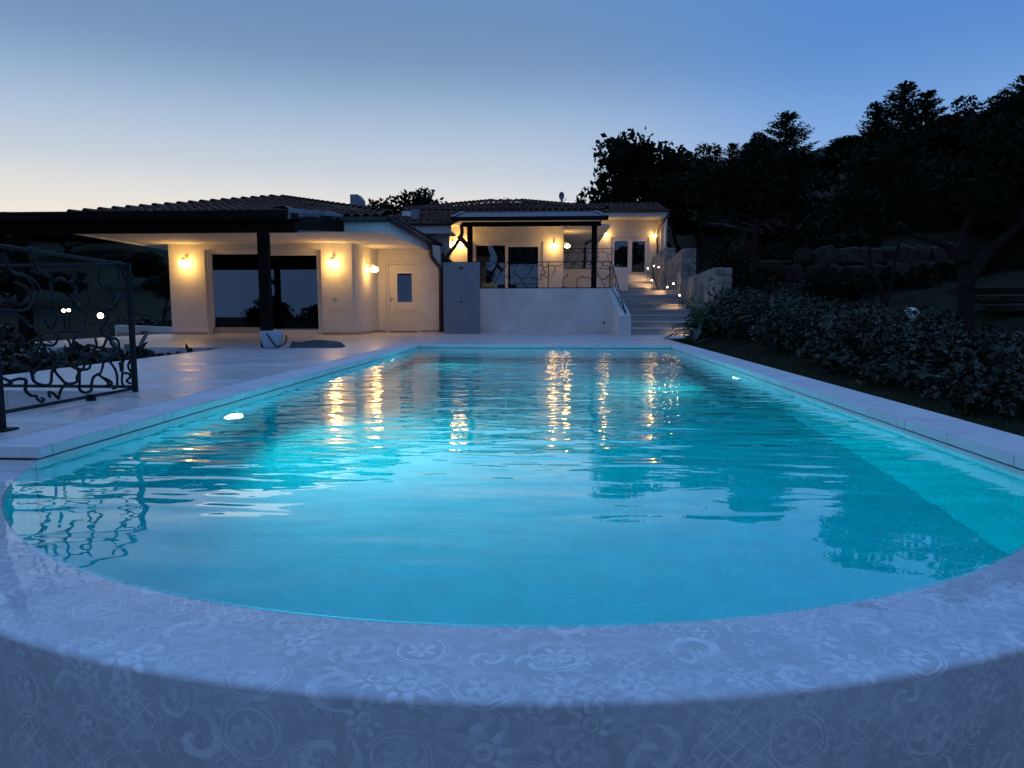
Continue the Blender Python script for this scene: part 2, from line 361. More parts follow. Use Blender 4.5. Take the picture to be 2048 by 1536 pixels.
gx = np.concatenate([np.linspace(-420, -60, 13), np.linspace(-55, -12, 30), np.linspace(-11.4, -5.96, 12), [-5.93], np.linspace(-5, 2.62, 8), [2.64], np.linspace(2.9, 4.6, 8), [4.64], np.linspace(5, 30, 58), np.linspace(32, 60, 15), np.linspace(80, 420, 12)])
gy = np.concatenate([np.linspace(-300, -20, 10), np.linspace(-15, 3.3, 12), [3.34], np.linspace(4, 18.8, 38), [18.95], np.linspace(19.5, 45, 56), np.linspace(47, 90, 22), np.linspace(110, 520, 12)])
GX, GY = np.meshgrid(gx, gy); GZ = ground_z(GX, GY)
rough = np.sin(GX * 1.7 + 2 * np.sin(GY * .9)) * np.cos(GY * 1.3 + np.sin(GX)) * .05
GZ = GZ + rough * ((GX > 3.2) | (GX < -6.5)) * (GY > 4)
nx, ny = len(gx), len(gy); idx = np.arange(nx * ny).reshape(ny, nx)
F = np.stack([idx[:-1, :-1], idx[:-1, 1:], idx[1:, 1:], idx[1:, :-1]], -1).reshape(-1, 4)
tag(np_mesh('ground', np.stack([GX, GY, GZ], -1).reshape(-1, 3), F, 'ground_soil', smooth=False), 'dark garden ground and hillside around the pool and the villa', 'ground', kind='structure')
def gz(x, y): return float(ground_z(x, y))

# far hill behind the villa
hx = np.linspace(-260, 320, 60); hy = np.array([300, 330, 370, 430]); HX, HY = np.meshgrid(hx, hy)
prof = 30 + 16 * np.exp(-((HX - 60) / 70) ** 2) + 2.5 * np.sin(HX * .05) + 1.5 * np.sin(HX * .17) - 26 * smst(-20, -120, HX) * 0
prof = np.where(HX < 0, 34 * smst(-60, 10, HX) + 6, prof)
HZ = np.array([0, .75, 1, .6])[:, None] * prof
idx = np.arange(240).reshape(4, 60); F = np.stack([idx[:-1, :-1], idx[:-1, 1:], idx[1:, 1:], idx[1:, :-1]], -1).reshape(-1, 4)
tag(np_mesh('far_hill', np.stack([HX, HY, HZ], -1).reshape(-1, 3), F, 'hill_far', smooth=True), 'distant low hill on the skyline behind the villa roof', 'hill', kind='structure')

# ------------------------------------------------------------------ deck
d = MB()
for b in [(-3.64, -3.045, 3.5, 5.93), (-5.93, -3.045, 5.93, 14.345), (-5.93, 2.64, 14.345, 20.98), (-11.1, -5.93, 12.7, 20.5), (2.64, 4.28, 17.6, 20.98)]: d.box(b[0], b[1], b[2], b[3], -.14, 0)
deck = tag(d.build('deck', 'deck_stone'), 'pale stone paving between the pool and the villa', 'deck', kind='structure')
w_ = MB(); w_.box(-5.9, -3.66, 5.94, 6.1, -2.2, -.141); w_.box(-3.63, -3.1, 3.5, 5.93, -2.2, -.141); w_.box(-11.0, -5.94, 12.75, 12.95, -.6, -.141)
w_.box(-5.92, -5.75, 6.1, 12.7, -.6, -.141)
w_.build('edge_wall', 'plaster', deck)
for i in range(6): box('step', 'deck_stone', deck, -3.66 - .32 * (i + 1), -3.66 - .32 * i - .003, 3.5, 5.93, -2.0, -.17 * (i + 1))

# ------------------------------------------------------------------ swimming pool
CX_, CY_, RI, RO = -.2, 4.45, 2.68, 3.045
pool = thing('swimming_pool', 'long lit swimming pool with a curved overflow edge in the foreground', 'swimming pool')
def autouv(mb):
    for i, f in enumerate(mb.f):
        if i in mb.uv: continue
        a, b, c = (Vector(mb.v[k]) for k in f[:3]); nrm = (b - a).cross(c - b); ax = max(range(3), key=lambda k: abs(nrm[k]))
        mb.uv[i] = [{0: (mb.v[k][1], mb.v[k][2]), 1: (mb.v[k][0], mb.v[k][2]), 2: (mb.v[k][0], mb.v[k][1])}[ax] for k in f]
    return mb
FL = -1.5
b = MB(); b.box(-3.04, -2.7, 3.5, 14.34, FL - .2, -.073); b.box(2.3, 2.64, 3.5, 14.34, FL - .2, -.073); b.box(-2.7, 2.3, 14.0, 14.34, FL - .2, -.073)
b.box(-2.7, 2.3, 1.2, 14.0, FL - .2, FL)
autouv(b).build('basin', 'basin_tile', pool)
sb = MB(); sb.box(-3.04, -2.76, 3.52, 14.34, -.073, -.061); sb.box(2.36, 2.64, 3.52, 14.34, -.073, -.061); sb.box(-2.76, 2.36, 14.06, 14.34, -.073, -.061)
sb.build('gap_shade_strip', 'black_plastic', pool)  # black strip added to stand in for the shade in the coping gap
# curved weir, swept profile (radius, height)
prof = [(RI, FL), (RI, -.108), (RI + .003, -.1005), (RI + .007, -.0985), (RI + .012, -.098), (RO - .02, -.0985), (RO - .013, -.0992), (RO - .006, -.1015), (RO - .0015, -.107), (RO, -.115), (RO, -.3), (RO, -1.75)]
a0 = math.atan2(3.5 - CY_, -2.9); a1 = math.atan2(3.5 - CY_, 2.9); a0 = a0 % (2 * math.pi); a1 = a1 % (2 * math.pi); NS = 120
wb = MB(); plen = np.concatenate([[0], np.cumsum([math.dist(prof[i], prof[i + 1]) for i in range(len(prof) - 1)])])
vs = []; uvp = []
for i in range(NS + 1):
    a = a0 + (a1 - a0) * i / NS
    for (r, z), L in zip(prof, plen): vs.append((CX_ + r * math.cos(a), CY_ + r * math.sin(a), z)); uvp.append(((a - a0) * 2.9, L))
K = len(prof); fs = [(i * K + k, (i + 1) * K + k, (i + 1) * K + k + 1, i * K + k + 1) for i in range(NS) for k in range(K - 1)]
wb.add(vs, fs, [[uvp[k] for k in f] for f in fs]); wb.build('overflow_wall', 'pool_tile', pool, smooth=True)
autouv(MB().box(-4.2, -3.045, 3.52, 4.2, -2.2, -.141)).build('end_wall', 'pool_tile', pool); autouv(MB().box(2.645, 3.6, 3.52, 3.9, -2.2, -.062)).build('end_wall', 'pool_tile', pool)
# coping stones, each a slab of its own
def slab(x0, x1, y0, y1): return box('coping_stone', 'coping_stone', pool, x0, x1, y0, y1, -.06 + random.uniform(-.001, .001), random.uniform(-.0012, .0012), .006)
ys = np.linspace(3.5, 14.345, 10)
for i in range(9):
    slab(-3.04, -2.68, ys[i] + .0015, ys[i + 1] - .0015); slab(2.28, 2.66, ys[i] + .0015, ys[i + 1] - .0015)
xs = np.linspace(-2.675, 2.275, 5)
for i in range(4): slab(xs[i] + .0015, xs[i + 1] - .0015, 13.98, 14.34)
box('coping_stone', 'coping_stone', pool, -4.3, -3.0435, 3.44, 3.497, -.06, 0, .006)
box('coping_stone', 'coping_stone', pool, 2.6635, 3.7, 3.50, 3.9, -.06, 0, .006)
# underwater lights let into the side walls
def pool_light(x, y, rz, watt):
    f = MB().lathe([(.0, .012), (.095, .012), (.135, .010), (.14, 0.0)], (0, 0, 0), 24, 'x').build('light_ring', 'metal_grey', pool, loc=(x + .001 * math.cos(rz), y + .001 * math.sin(rz), -.60)); f.rotation_euler = (0, 0, rz)
    MB().lathe([(0.0001, .02), (.045, .019), (.082, .0133)], (0, 0, 0), 24, 'x').build('lens', 'pool_led', f)
    sl = bpy.data.lights.new('beam', 'SPOT'); sl.energy = watt; sl.color = (.58, .97, .97); sl.spot_size = R(155); sl.spot_blend = 1.0; sl.shadow_soft_size = .09
    lo = bpy.data.objects.new('beam', sl); COL.objects.link(lo); lo.parent = f; lo.location = (.03, 0, 0); lo.rotation_euler = (0, R(-92), 0)
pool_light(-2.7, 5.7, 0, 860); pool_light(-2.7, 11.7, 0, 620); pool_light(2.3, 9.05, math.pi, 800)
settle(pool, (-.2, 8.0, 0))

# water: one body, brim-full to the weir crest
RW = RI + .012
b0 = math.pi + math.acos(2.506 / RW); b1 = 2 * math.pi - math.acos(2.506 / RW)
outline = [(-2.706, 14.006)] + [(CX_ + RW * math.cos(b0 + (b1 - b0) * i / NS), CY_ + RW * math.sin(b0 + (b1 - b0) * i / NS)) for i in range(NS + 1)] + [(2.306, 14.006)]
no = len(outline); WZ = -.0955
vs = [(x, y, WZ) for x, y in outline] + [(x, y, -1.62) for x, y in outline]
fs = [(i, (i + 1) % no, no + (i + 1) % no, no + i) for i in range(no)] + [tuple(range(no))[::-1], tuple(no + i for i in range(no))]
wm = MB().add(vs, fs)
water = wm.build('pool_water', 'water'); tag(water, 'rippling turquoise pool water spilling over the curved edge', 'water', kind='structure')

# leaves that fell into the pool
def fallen(x, y, z, ang, mat, label, s=.05):
    q = [(-s, 0, 0), (-.3 * s, -.35 * s, .1 * s), (.6 * s, -.28 * s, .12 * s), (s, 0, .05 * s), (.6 * s, .3 * s, .16 * s), (-.3 * s, .38 * s, .12 * s), (0, 0, .0)]
    o = MB().add(q, [(0, 1, 6), (1, 2, 6), (2, 3, 6), (3, 4, 6), (4, 5, 6), (5, 0, 6)]).build('fallen_leaf', mat); o.location = (x, y, z); o.rotation_euler = (0, .1, ang)
    tag(o, label, 'leaf', 'leaves on the pool floor')
fallen(-.75, 2.75, FL + .01, .6, 'leaf_yellow', 'yellow-green leaf on the pool floor, brightest of the sunken leaves')
fallen(-1.25, 2.8, FL + .01, 1.9, 'leaf_dry', 'brownish leaf on the pool floor, leftmost of the sunken leaves', .06)
fallen(.02, 2.3, FL + .01, 2.4, 'leaf_dry', 'small dark leaf on the pool floor nearest the curved edge', .04)
fallen(.85, 2.75, FL + .01, .2, 'leaf_dry', 'small dark leaf on the pool floor, rightmost of the sunken leaves', .035)

# ------------------------------------------------------------------ roof tiles
def barrel(L=.44, r0=.095, r1=.075, seg=6):
    vs = []; fs = []
    for j, (y, r, lift) in enumerate(((0, r0, .012), (L, r1, -.012))):
        for k in range(seg + 1):
            a = math.pi * k / seg; vs.append((-r * math.cos(a), y, r * math.sin(a) * .85 + lift))
    for j, (y, r, lift) in enumerate(((0, r0 - .014, .012),)):
        for k in range(seg + 1):
            a = math.pi * k / seg; vs.append((-r * math.cos(a), y, r * math.sin(a) * .85 + lift - .002))
    n_ = seg + 1
    for k in range(seg): fs.append((k, k + 1, n_ + k + 1, n_ + k)); fs.append((k + 1, k, 2 * n_ + k, 2 * n_ + k + 1))
    return vs, fs
_bv, _bf = barrel()
TILE = bpy.data.meshes.new('tile'); TILE.from_pydata(_bv, [], _bf); TILE.materials.append(MAT['terracotta']); TILE.polygons.foreach_set('use_smooth', [True] * len(TILE.polygons))
def in_poly(p, poly):
    c = False; j = len(poly) - 1
    for i in range(len(poly)):
        (xi, yi), (xj, yj) = poly[i], poly[j]
        if (yi > p[1]) != (yj > p[1]) and p[0] < (xj - xi) * (p[1] - yi) / (yj - yi) + xi: c = not c
        j = i
    return c
def slope_frames(poly, spacing=.215, expo=.36):
    """poly: 3D corners, first edge is the eave, counter-clockwise seen from above. Returns tile matrices."""
    P_ = [Vector(p) for p in poly]; ex = (P_[1] - P_[0]).normalized(); nrm = ex.cross(P_[-1] - P_[0]).normalized()
    if nrm.z < 0: nrm = -nrm
    ey = nrm.cross(ex).normalized(); fl = [((p - P_[0]).dot(ex), (p - P_[0]).dot(ey)) for p in P_]
    mx = max(a for a, _ in fl); mn = min(a for a, _ in fl); my = max(b_ for _, b_ in fl); out = []
    u = mn + spacing / 2
    while u < mx:
        v_ = -.03; row = 0
        while v_ < my:
            if in_poly((u, max(v_, .02) + .1), fl):
                ju, jv, ja = random.uniform(-.006, .006), random.uniform(-.012, .012), random.uniform(-.02, .02)
                o = P_[0] + ex * (u + ju) + ey * (v_ + jv) + nrm * (.012)
                e2 = (ex * math.cos(ja) + ey * math.sin(ja)); y2 = nrm.cross(e2)
                M = Matrix(((e2.x, y2.x, nrm.x, o.x), (e2.y, y2.y, nrm.y, o.y), (e2.z, y2.z, nrm.z, o.z), (0, 0, 0, 1)))
                out.append(M)
            v_ += expo; row += 1
        u += spacing
    return out
def ridge_frames(a, b_, expo=.36, scale=1.35):
    a, b_ = Vector(a), Vector(b_); d_ = (b_ - a); L = d_.length; t = d_ / L; ex = t.cross(Vector((0, 0, 1))).normalized(); nrm = ex.cross(t); out = []
    s_ = 0
    while s_ < L:
        o = a + t * s_ + nrm * (.05 + .012)
        tilt = .05; y2 = (t * math.cos(tilt) - nrm * math.sin(tilt)); n2 = ex.cross(y2)
        out.append(Matrix(((ex.x * scale, y2.x, n2.x * scale, o.x), (ex.y * scale, y2.y, n2.y * scale, o.y), (ex.z * scale, y2.z, n2.z * scale, o.z), (0, 0, 0, 1)))); s_ += expo
    return out
def tile_roof(roof, frames, limit=300):
    """the largest tiles in view each an object of its own, the rest one part"""
    C0 = Vector((0, 0, .72)); base = roof.parent.location if roof.parent else Vector((0, 0, 0))
    frames = sorted(frames, key=lambda M: (M.translation - C0).length)
    for M in frames[:limit]:
        o = bpy.data.objects.new('tile', TILE); COL.objects.link(o); o.parent = roof; o.matrix_local = M
    if frames[limit:]:
        V0 = np.array(_bv); V = []; F_ = []
        for i, M in enumerate(frames[limit:]):
            A = np.array(M); V.append(V0 @ A[:3, :3].T + A[:3, 3]); F_.append(np.array(_bf) + i * len(V0))
        o = np_mesh('tile_field', np.concatenate(V), np.concatenate(F_), 'terracotta', roof, True); o['kind'] = 'stuff'
def plate(polys, t=.05):
    mb = MB()
    for poly in polys:
        n_ = len(poly); mb.add(list(poly) + [(x, y, z - t) for x, y, z in poly], [tuple(range(n_)), tuple(range(2 * n_ - 1, n_ - 1, -1))] + [(i, n_ + i, n_ + (i + 1) % n_, (i + 1) % n_) for i in range(n_)])
    return mb

def pane(parent, name, x0, x1, y, z0, z1): return box(name, 'window_glass', parent, x0, x1, y, y + .008, z0, z1)
def frame(parent, name, x0, x1, y0, y1, z0, z1, t, mat='frame_white', tb=None, bottom=True):
    tb = tb or t; mb = MB(); mb.box(x0, x0 + t, y0, y1, z0, z1); mb.box(x1 - t, x1, y0, y1, z0, z1); mb.box(x0 + t, x1 - t, y0, y1, z1 - t, z1)
    if bottom: mb.box(x0 + t, x1 - t, y0, y1, z0, z0 + tb)
    return mb.build(name, mat, parent)

# ------------------------------------------------------------------ pool-side house (left wing)
H = thing('pool_house', 'low white house wing with tiled hip roof and wide dark sliding window beside the pool', 'house')
wl = MB()
wl.box(-10.37, -9.38, 18.8, 19.08, 0, 2.43); wl.box(-6.2, -5.36, 18.8, 19.08, 0, 2.43); wl.box(-9.38, -6.2, 18.8, 19.08, 2.27, 2.43)
# side wall with a rounded corner into the facade
wl.prism([(-5.36, 18.8), (-5.335, 18.82), (-5.322, 18.86), (-5.22, 20.995), (-5.45, 20.995), (-5.6, 19.081), (-5.36, 19.081)], 0, 2.43)
wl.box(-5.22, -4.98, 21.0, 21.25, 0, 2.43); wl.box(-3.99, -3.36, 21.0, 21.25, 0, 2.43); wl.box(-4.98, -3.99, 21.0, 21.25, 2.08, 2.43)
wl.box(-10.37, -10.1, 19.082, 25, 0, 2.43)
wl.prism([(-3.78, 20.99), (-3.365, 20.99), (-3.365, 21.26), (-3.78, 21.26)], 2.432, [2.62, 2.52, 2.52, 2.62])
wl.build('wall', 'plaster', H)
for q in ((-10.37, -9.38, 18.786, 18.8), (-3.99, -3.36, 20.986, 21.0), (-5.2, -5.02, 20.986, 21.0)): box('skirting', 'skirting', H, *q, 0, .075)
sk = MB(); sk.box(-6.2, -5.36, 18.786, 18.8, 0, .075)
sk.prism([(-5.36, 18.786), (-5.31, 18.80), (-5.307, 18.86), (-5.205, 20.98), (-5.219, 20.98), (-5.322, 18.86), (-5.36, 18.8)], 0, .075); sk.build('skirting', 'skirting', H)
r_ = MB(); r_.box(-10.1, -5.62, 23.0, 23.1, 0, 2.43); r_.box(-5.72, -5.62, 19.09, 23, 0, 2.43); r_.box(-10.1, -9.99, 19.09, 23, 0, 2.43); r_.box(-10.1, -5.62, 19.09, 23.1, -.02, 0.004); r_.build('room', 'room_dark', H)
box('room', 'room_dark', H, -5.2, -3.4, 22.0, 22.1, 0, 2.4)
W = MB().box(-9.38, -9.30, 18.92, 19.04, .0, 2.27).box(-6.28, -6.2, 18.92, 19.04, 0, 2.27).box(-9.30, -6.28, 18.92, 19.04, 2.20, 2.27).box(-9.30, -6.28, 18.92, 19.04, 0, .035).build('window', 'frame_white', H)
frame(W, 'sash', -9.298, -7.72, 18.985, 19.03, .037, 2.198, .03, tb=.05); pane(W, 'pane', -9.266, -7.752, 19.005, .09, 2.166)
frame(W, 'sash', -7.82, -6.282, 18.93, 18.975, .037, 2.198, .075, tb=.10); pane(W, 'pane', -7.744, -6.358, 18.95, .139, 2.121)
box('sill', 'skirting', W, -9.299, -7.83, 18.93, 18.98, .037, .2)
D = MB().box(-4.98, -4.91, 21.05, 21.15, 0, 2.08).box(-4.06, -3.99, 21.05, 21.15, 0, 2.08).box(-4.91, -4.06, 21.05, 21.15, 2.01, 2.08).build('door', 'door_cream', H)
lf = MB(); dx0, dx1 = -4.905, -4.065
lf.box(dx0, -4.66, 21.08, 21.12, .03, 2.005); lf.box(-4.22, dx1, 21.08, 21.12, .03, 2.005); lf.box(-4.66, -4.22, 21.08, 21.12, 1.74, 2.005); lf.box(-4.66, -4.22, 21.08, 21.12, .03, .90); lf.build('leaf', 'door_cream', D)
frame(D, 'glazing_bead', -4.69, -4.19, 21.066, 21.079, .87, 1.77, .028, 'frame_white'); pane(D, 'pane', -4.66, -4.22, 21.095, .90, 1.74)
frame(D, 'moulding', -4.80, -4.17, 21.066, 21.079, .22, .68, .022, 'door_cream'); frame(D, 'moulding', -4.70, -4.27, 21.060, 21.0655, .30, .60, .018, 'door_cream')
hd = MB(); hd.box(-4.865, -4.835, 21.072, 21.079, .90, 1.04); hd.tube([(-4.85, 21.07, .985), (-4.85, 21.03, .985), (-4.74, 21.03, .985)], .009, 6); hd.build('handle', 'metal_grey', D)
box('threshold', 'gutter_copper', D, -4.905, -4.065, 21.06, 21.16, 0, .028)
v_ = MB(); v_.box(-5.90, -5.80, 18.79, 18.8, .965, .985); v_.box(-5.90, -5.80, 18.79, 18.8, .92, .94); v_.build('vent', 'skirting', H)
v_ = MB(); v_.box(-5.256, -5.241, 20.2, 20.26, .30, .36); v_.tube([(-5.25, 20.23, .3), (-5.25, 20.23, .02)], .008, 5); v_.build('socket', 'frame_white', H)
# soffit, fascia and gutter
MB().prism([(-10.9, 15.9), (-3.80, 15.9), (-3.80, 20.99), (-11.25, 20.99)], 2.431, 2.50).build('soffit', 'plaster', H)
fa = MB(); fa.box(-10.92, -3.76, 15.80, 15.899, 2.40, 2.66); fa.box(-3.799, -3.70, 15.9, 20.985, 2.40, 2.66); fa.prism([(-10.99, 15.9), (-10.91, 15.9), (-11.26, 20.98), (-11.34, 20.98)], 2.40, 2.66); fa.build('fascia', 'plaster', H)
gu = MB(); gu.tube([(-10.9, 15.70, 2.66), (-3.68, 15.70, 2.66)], .065, 8); gu.tube([(-3.62, 15.75, 2.66), (-3.62, 21.0, 2.63)], .065, 8); gu.build('gutter', 'gutter_dark', H, smooth=True)
MB().tube(smooth_path([(-3.62, 20.85, 2.60), (-3.61, 20.88, 2.42), (-3.60, 20.9, 2.25), (-3.50, 20.93, 2.08), (-3.37, 20.93, 1.93), (-3.34, 20.93, 1.80), (-3.34, 20.93, 1.5)]) + [Vector((-3.34, 20.93, .01))], .055, 8).build('downpipe', 'gutter_dark', H, smooth=True)
A_, B_, P1, P2 = (-10.9, 15.72, 2.74), (-3.66, 15.72, 2.70), (-8.3, 21.5, 3.96), (-8.3, 25, 3.96)
Cc, Dd = (-3.66, 25, 2.70), (-11.3, 25, 2.74)
polys = [(A_, B_, P1), (B_, Cc, P2, P1), (Dd, A_, P1, P2)]
rf = plate(polys, .06).build('roof', 'terracotta_bed', H)
ch = MB(); ch.box(-5.80, -5.58, 20.3, 20.75, 2.9, 3.93); ch.prism([(-5.579, 20.3), (-5.48, 20.3), (-5.48, 20.75), (-5.579, 20.75)], 2.9, [3.93, 3.80, 3.80, 3.93]); ch.build('chimney', 'plaster_grey', rf)
fr_ = slope_frames(polys[0]) + slope_frames(polys[1])
tile_roof(rf, fr_ + ridge_frames(A_, P1, .36, 1.5) + ridge_frames(B_, P1))
settle(H, (-7.5, 18.8, 0))

# ------------------------------------------------------------------ porch pergola in front of it
Pg = thing('pergola', 'dark timber pergola with thick posts and a flat canopy in front of the pool house', 'pergola')
box('beam', 'timber', Pg, -15, -4.66, 12.72, 12.90, 2.085, 2.285, .008)
for x in (-5.27, -9.88, -14.4): box('post', 'timber', Pg, x - .09, x + .09, 12.71, 12.89, 0, 2.083, .012)
MB().tube([(-9.95, 12.8, 1.55), (-10.5, 12.8, 2.08)], .07, 6).build('brace', 'timber', Pg)
for i, x in enumerate(np.arange(-14.6, -4.6, .9)): MB().prism([(x - .05, 12.6), (x + .05, 12.6), (x + .05, 15.78), (x - .05, 15.78)], [2.288, 2.288, 2.60, 2.60], [2.40, 2.40, 2.72, 2.72]).build('rafter', 'timber', Pg)
MB().prism([(-4.78, 12.92), (-4.66, 12.92), (-4.66, 15.78), (-4.78, 15.78)], [2.14, 2.14, 2.41, 2.41], [2.284, 2.284, 2.6, 2.6]).build('side_beam', 'timber', Pg)
MB().prism([(-15, 12.45), (-4.72, 12.45), (-4.72, 15.79), (-15, 15.79)], [2.402, 2.402, 2.725, 2.725], [2.425, 2.425, 2.75, 2.75]).build('canopy', 'timber', Pg)
box('edge_board', 'timber', Pg, -15, -4.72, 12.40, 12.448, 2.29, 2.43)
tp = MB(); N_ = 18      # crumpled grey sheet hanging over the right edge
vs = []
for i in range(N_ + 1):
    t = i / N_; y = 12.42 + t * 3.35; z = 2.45 + t * .33
    for j, (dx, dz) in enumerate(((-.35, .02), (-.05, .035), (.04, .0), (.05, -.10), (.03, -.17))):
        wv = .025 * math.sin(9 * t + j * 1.7) + .02 * math.sin(23 * t + j)
        vs.append((-4.70 + dx + wv * .6, y, z + dz + wv * (.4 if j < 2 else 1.0)))
tp.add(vs, [(i * 5 + j, i * 5 + j + 1, (i + 1) * 5 + j + 1, (i + 1) * 5 + j) for i in range(N_) for j in range(4)]).build('edge_sheet', 'canvas', Pg, smooth=True)
settle(Pg, (-9.8, 12.8, 0))

# ------------------------------------------------------------------ middle link wing
Lk = thing('link_wing', 'narrow blue-shadowed house wing with a short tiled eave between the two lit fronts', 'house')
box('wall', 'plaster', Lk, -5.4, -3.42, 23.2, 23.45, -.3, 3.10)
box('fascia', 'plaster', Lk, -4.9, -3.28, 22.75, 22.87, 3.08, 3.34); box('soffit', 'plaster', Lk, -5.4, -3.28, 22.872, 23.9, 3.10, 3.16)
MB().tube([(-5.3, 22.66, 3.40), (-3.24, 22.66, 3.37)], .06, 8).build('gutter', 'gutter_copper', Lk, smooth=True)
lp = [((-5.6, 22.7, 3.43), (-3.25, 22.7, 3.38), (-3.25, 26.5, 4.12), (-5.6, 26.5, 4.17))]
lr = plate(lp, .06).build('roof', 'terracotta_bed', Lk); tile_roof(lr, slope_frames(lp[0]), 120)
box('chimney', 'plaster_grey', lr, -4.72, -4.5, 23.6, 23.85, 3.5, 3.95)
settle(Lk, (-4.4, 23.3, 0))

# ------------------------------------------------------------------ terrace house (middle)
T = thing('terrace_house', 'white house with amber-lit glass doors and tiled roof behind the raised terrace', 'house')
tw = MB(); tw.box(-5.2, -3.37, 29.5, 29.8, 1.2, 4.02); tw.box(-.46, .37, 29.5, 29.8, 1.2, 4.02); tw.box(-3.37, -.46, 29.5, 29.8, 3.42, 4.02)
tw.box(.1, .37, 29.802, 37.4, 1.2, 4.02); tw.box(.372, 2.25, 37.3, 37.5, 2.58, 4.4); tw.box(-5.2, -4.9, 24.5, 29.498, 1.2, 4.02); tw.build('wall', 'plaster', T)
box('soffit', 'plaster', T, -5.5, 1.75, 26.9, 29.9, 4.022, 4.10); box('soffit', 'plaster', T, .0, 2.3, 29.902, 37.6, 4.08, 4.16)
box('fascia', 'plaster', T, -5.5, 1.75, 26.78, 26.898, 3.98, 4.24)
rm = MB(); rm.box(-3.9, .0, 33, 33.1, 1.2, 4.0); rm.box(-3.9, 0, 29.81, 33, 1.18, 1.2); rm.build('room', 'room_dark', T)
TW = MB().box(-3.37, -3.29, 29.55, 29.7, 1.2, 3.42).box(-.54, -.46, 29.55, 29.7, 1.2, 3.42).box(-3.29, -.54, 29.55, 29.7, 3.34, 3.42).build('window', 'frame_white', T)
frame(TW, 'sash', -3.288, -1.86, 29.62, 29.66, 1.22, 3.338, .055); pane(TW, 'pane', -3.232, -1.916, 29.64, 1.277, 3.282)
frame(TW, 'sash', -2.02, -.542, 29.565, 29.61, 1.22, 3.338, .12); pane(TW, 'pane', -1.898, -.664, 29.58, 1.342, 3.217)
polys = [((-5.7, 26.7, 4.30), (1.9, 26.7, 4.27), (-1.5, 33, 5.50), (-2.9, 33, 5.50)), ((1.9, 26.7, 4.27), (1.9, 36, 4.27), (-1.5, 33, 5.50)), ((-5.7, 36, 4.30), (-5.7, 26.7, 4.30), (-2.9, 33, 5.50))]
tr_ = plate(polys, .06).build('roof', 'terracotta_bed', T)
tile_roof(tr_, slope_frames(polys[0], .235) + ridge_frames(polys[0][0], polys[0][3]) + ridge_frames(polys[0][1], polys[0][2]) + ridge_frames(polys[0][3], polys[0][2]) + slope_frames(polys[1], .235))
gp = MB(); gp.tube([(-5.7, 26.62, 4.24), (1.9, 26.62, 4.22)], .06, 8); gp.build('gutter', 'gutter_copper', T, smooth=True)
MB().tube(smooth_path([(2.1, 32.5, 4.35), (1.95, 35, 4.1), (1.62, 37.2, 4.0), (1.58, 37.22, 3.6)]) + [Vector((1.56, 37.22, 2.6))], .06, 7).build('downpipe', 'gutter_copper', T, smooth=True)
dp = MB(); dp.tube(smooth_path([(-2.9, 22.4, 3.32), (-2.88, 22.4, 3.05), (-2.96, 22.4, 2.85), (-3.28, 22.4, 2.42), (-3.42, 22.4, 2.2), (-3.42, 22.4, 1.9)]), .055, 8); dp.tube([(-2.98, 22.35, 2.95), (-2.68, 22.35, 2.62)], .075, 8); dp.tube([(-3.42, 22.4, 2.28), (-3.2, 22.4, 2.10)], .07, 8)
dp.build('downpipe', 'gutter_copper', T, smooth=True)
settle(T, (-2.4, 29.5, 1.25))

# satellite dish on its mast
S_ = thing('satellite_dish', 'grey satellite dish on a thin mast above the tiled terrace roof', 'satellite dish', group=None)
MB().tube([(.32, 34, 3.6), (.32, 34, 5.80)], .05, 7).build('mast', 'dish_grey', S_)
MB().lathe([(.0001, 0), (.1, .012), (.16, .035), (.2, .06), (.205, .062), (.16, .03), (.0001, -.012)], (0, 0, 0), 20, 'y', (.62, -1, .95)).build('dish', 'dish_grey', S_, smooth=True, loc=(.32, 33.9, 5.90))
MB().tube([(.32, 33.9, 5.7), (.52, 33.85, 5.72), (.56, 33.85, 5.82)], .015, 5).build('arm', 'dish_grey', S_)
settle(S_, (.32, 34, 3.6))

# ------------------------------------------------------------------ upper wing (right, behind the stairs)
U = thing('upper_wing', 'small white wing with double glass doors at the top of the stairs', 'house')
uw = MB(); uw.box(2.2, 3.04, 39, 39.3, 2.5, 5.42); uw.box(5.07, 5.62, 39, 39.3, 2.5, 5.42); uw.box(3.04, 5.07, 39, 39.3, 4.50, 5.42)
uw.prism([(1.70, 37.52), (2.2, 39.0), (2.2, 39.3), (1.5, 37.6)], 2.5, 5.0); uw.box(5.62, 5.86, 38.7, 42, 2.5, 5.42); uw.build('wall', 'plaster', U)
UD = MB().box(3.04, 3.12, 39.06, 39.2, 2.55, 4.50).box(4.99, 5.07, 39.06, 39.2, 2.55, 4.50).box(3.12, 4.99, 39.06, 39.2, 4.42, 4.50).build('door', 'frame_white', U)
frame(UD, 'leaf', 3.122, 4.055, 39.1, 39.15, 2.56, 4.418, .10, tb=.06); pane(UD, 'pane', 3.224, 3.953, 39.12, 2.622, 4.316)
frame(UD, 'leaf', 4.057, 4.988, 39.1, 39.15, 2.56, 4.418, .12, tb=.06); pane(UD, 'pane', 4.179, 4.866, 39.12, 2.622, 4.296)
box('room', 'room_dark', U, 2.6, 5.4, 42, 42.1, 2.5, 5.3)
box('soffit', 'plaster', U, 2.2, 5.86, 37.6, 39.4, 5.422, 5.50); box('fascia', 'plaster', U, 2.2, 5.86, 37.48, 37.598, 5.39, 5.66)
MB().tube([(2.2, 37.36, 5.66), (5.9, 37.36, 5.66)], .055, 8).build('gutter', 'gutter_copper', U, smooth=True)
up_ = [((1.9, 37.4, 5.70), (5.75, 37.4, 5.70), (5.75, 40.2, 6.44), (1.9, 40.2, 6.44))]
ur = plate(up_, .05).build('roof', 'terracotta_bed', U); tile_roof(ur, slope_frames(up_[0], .27), 150)
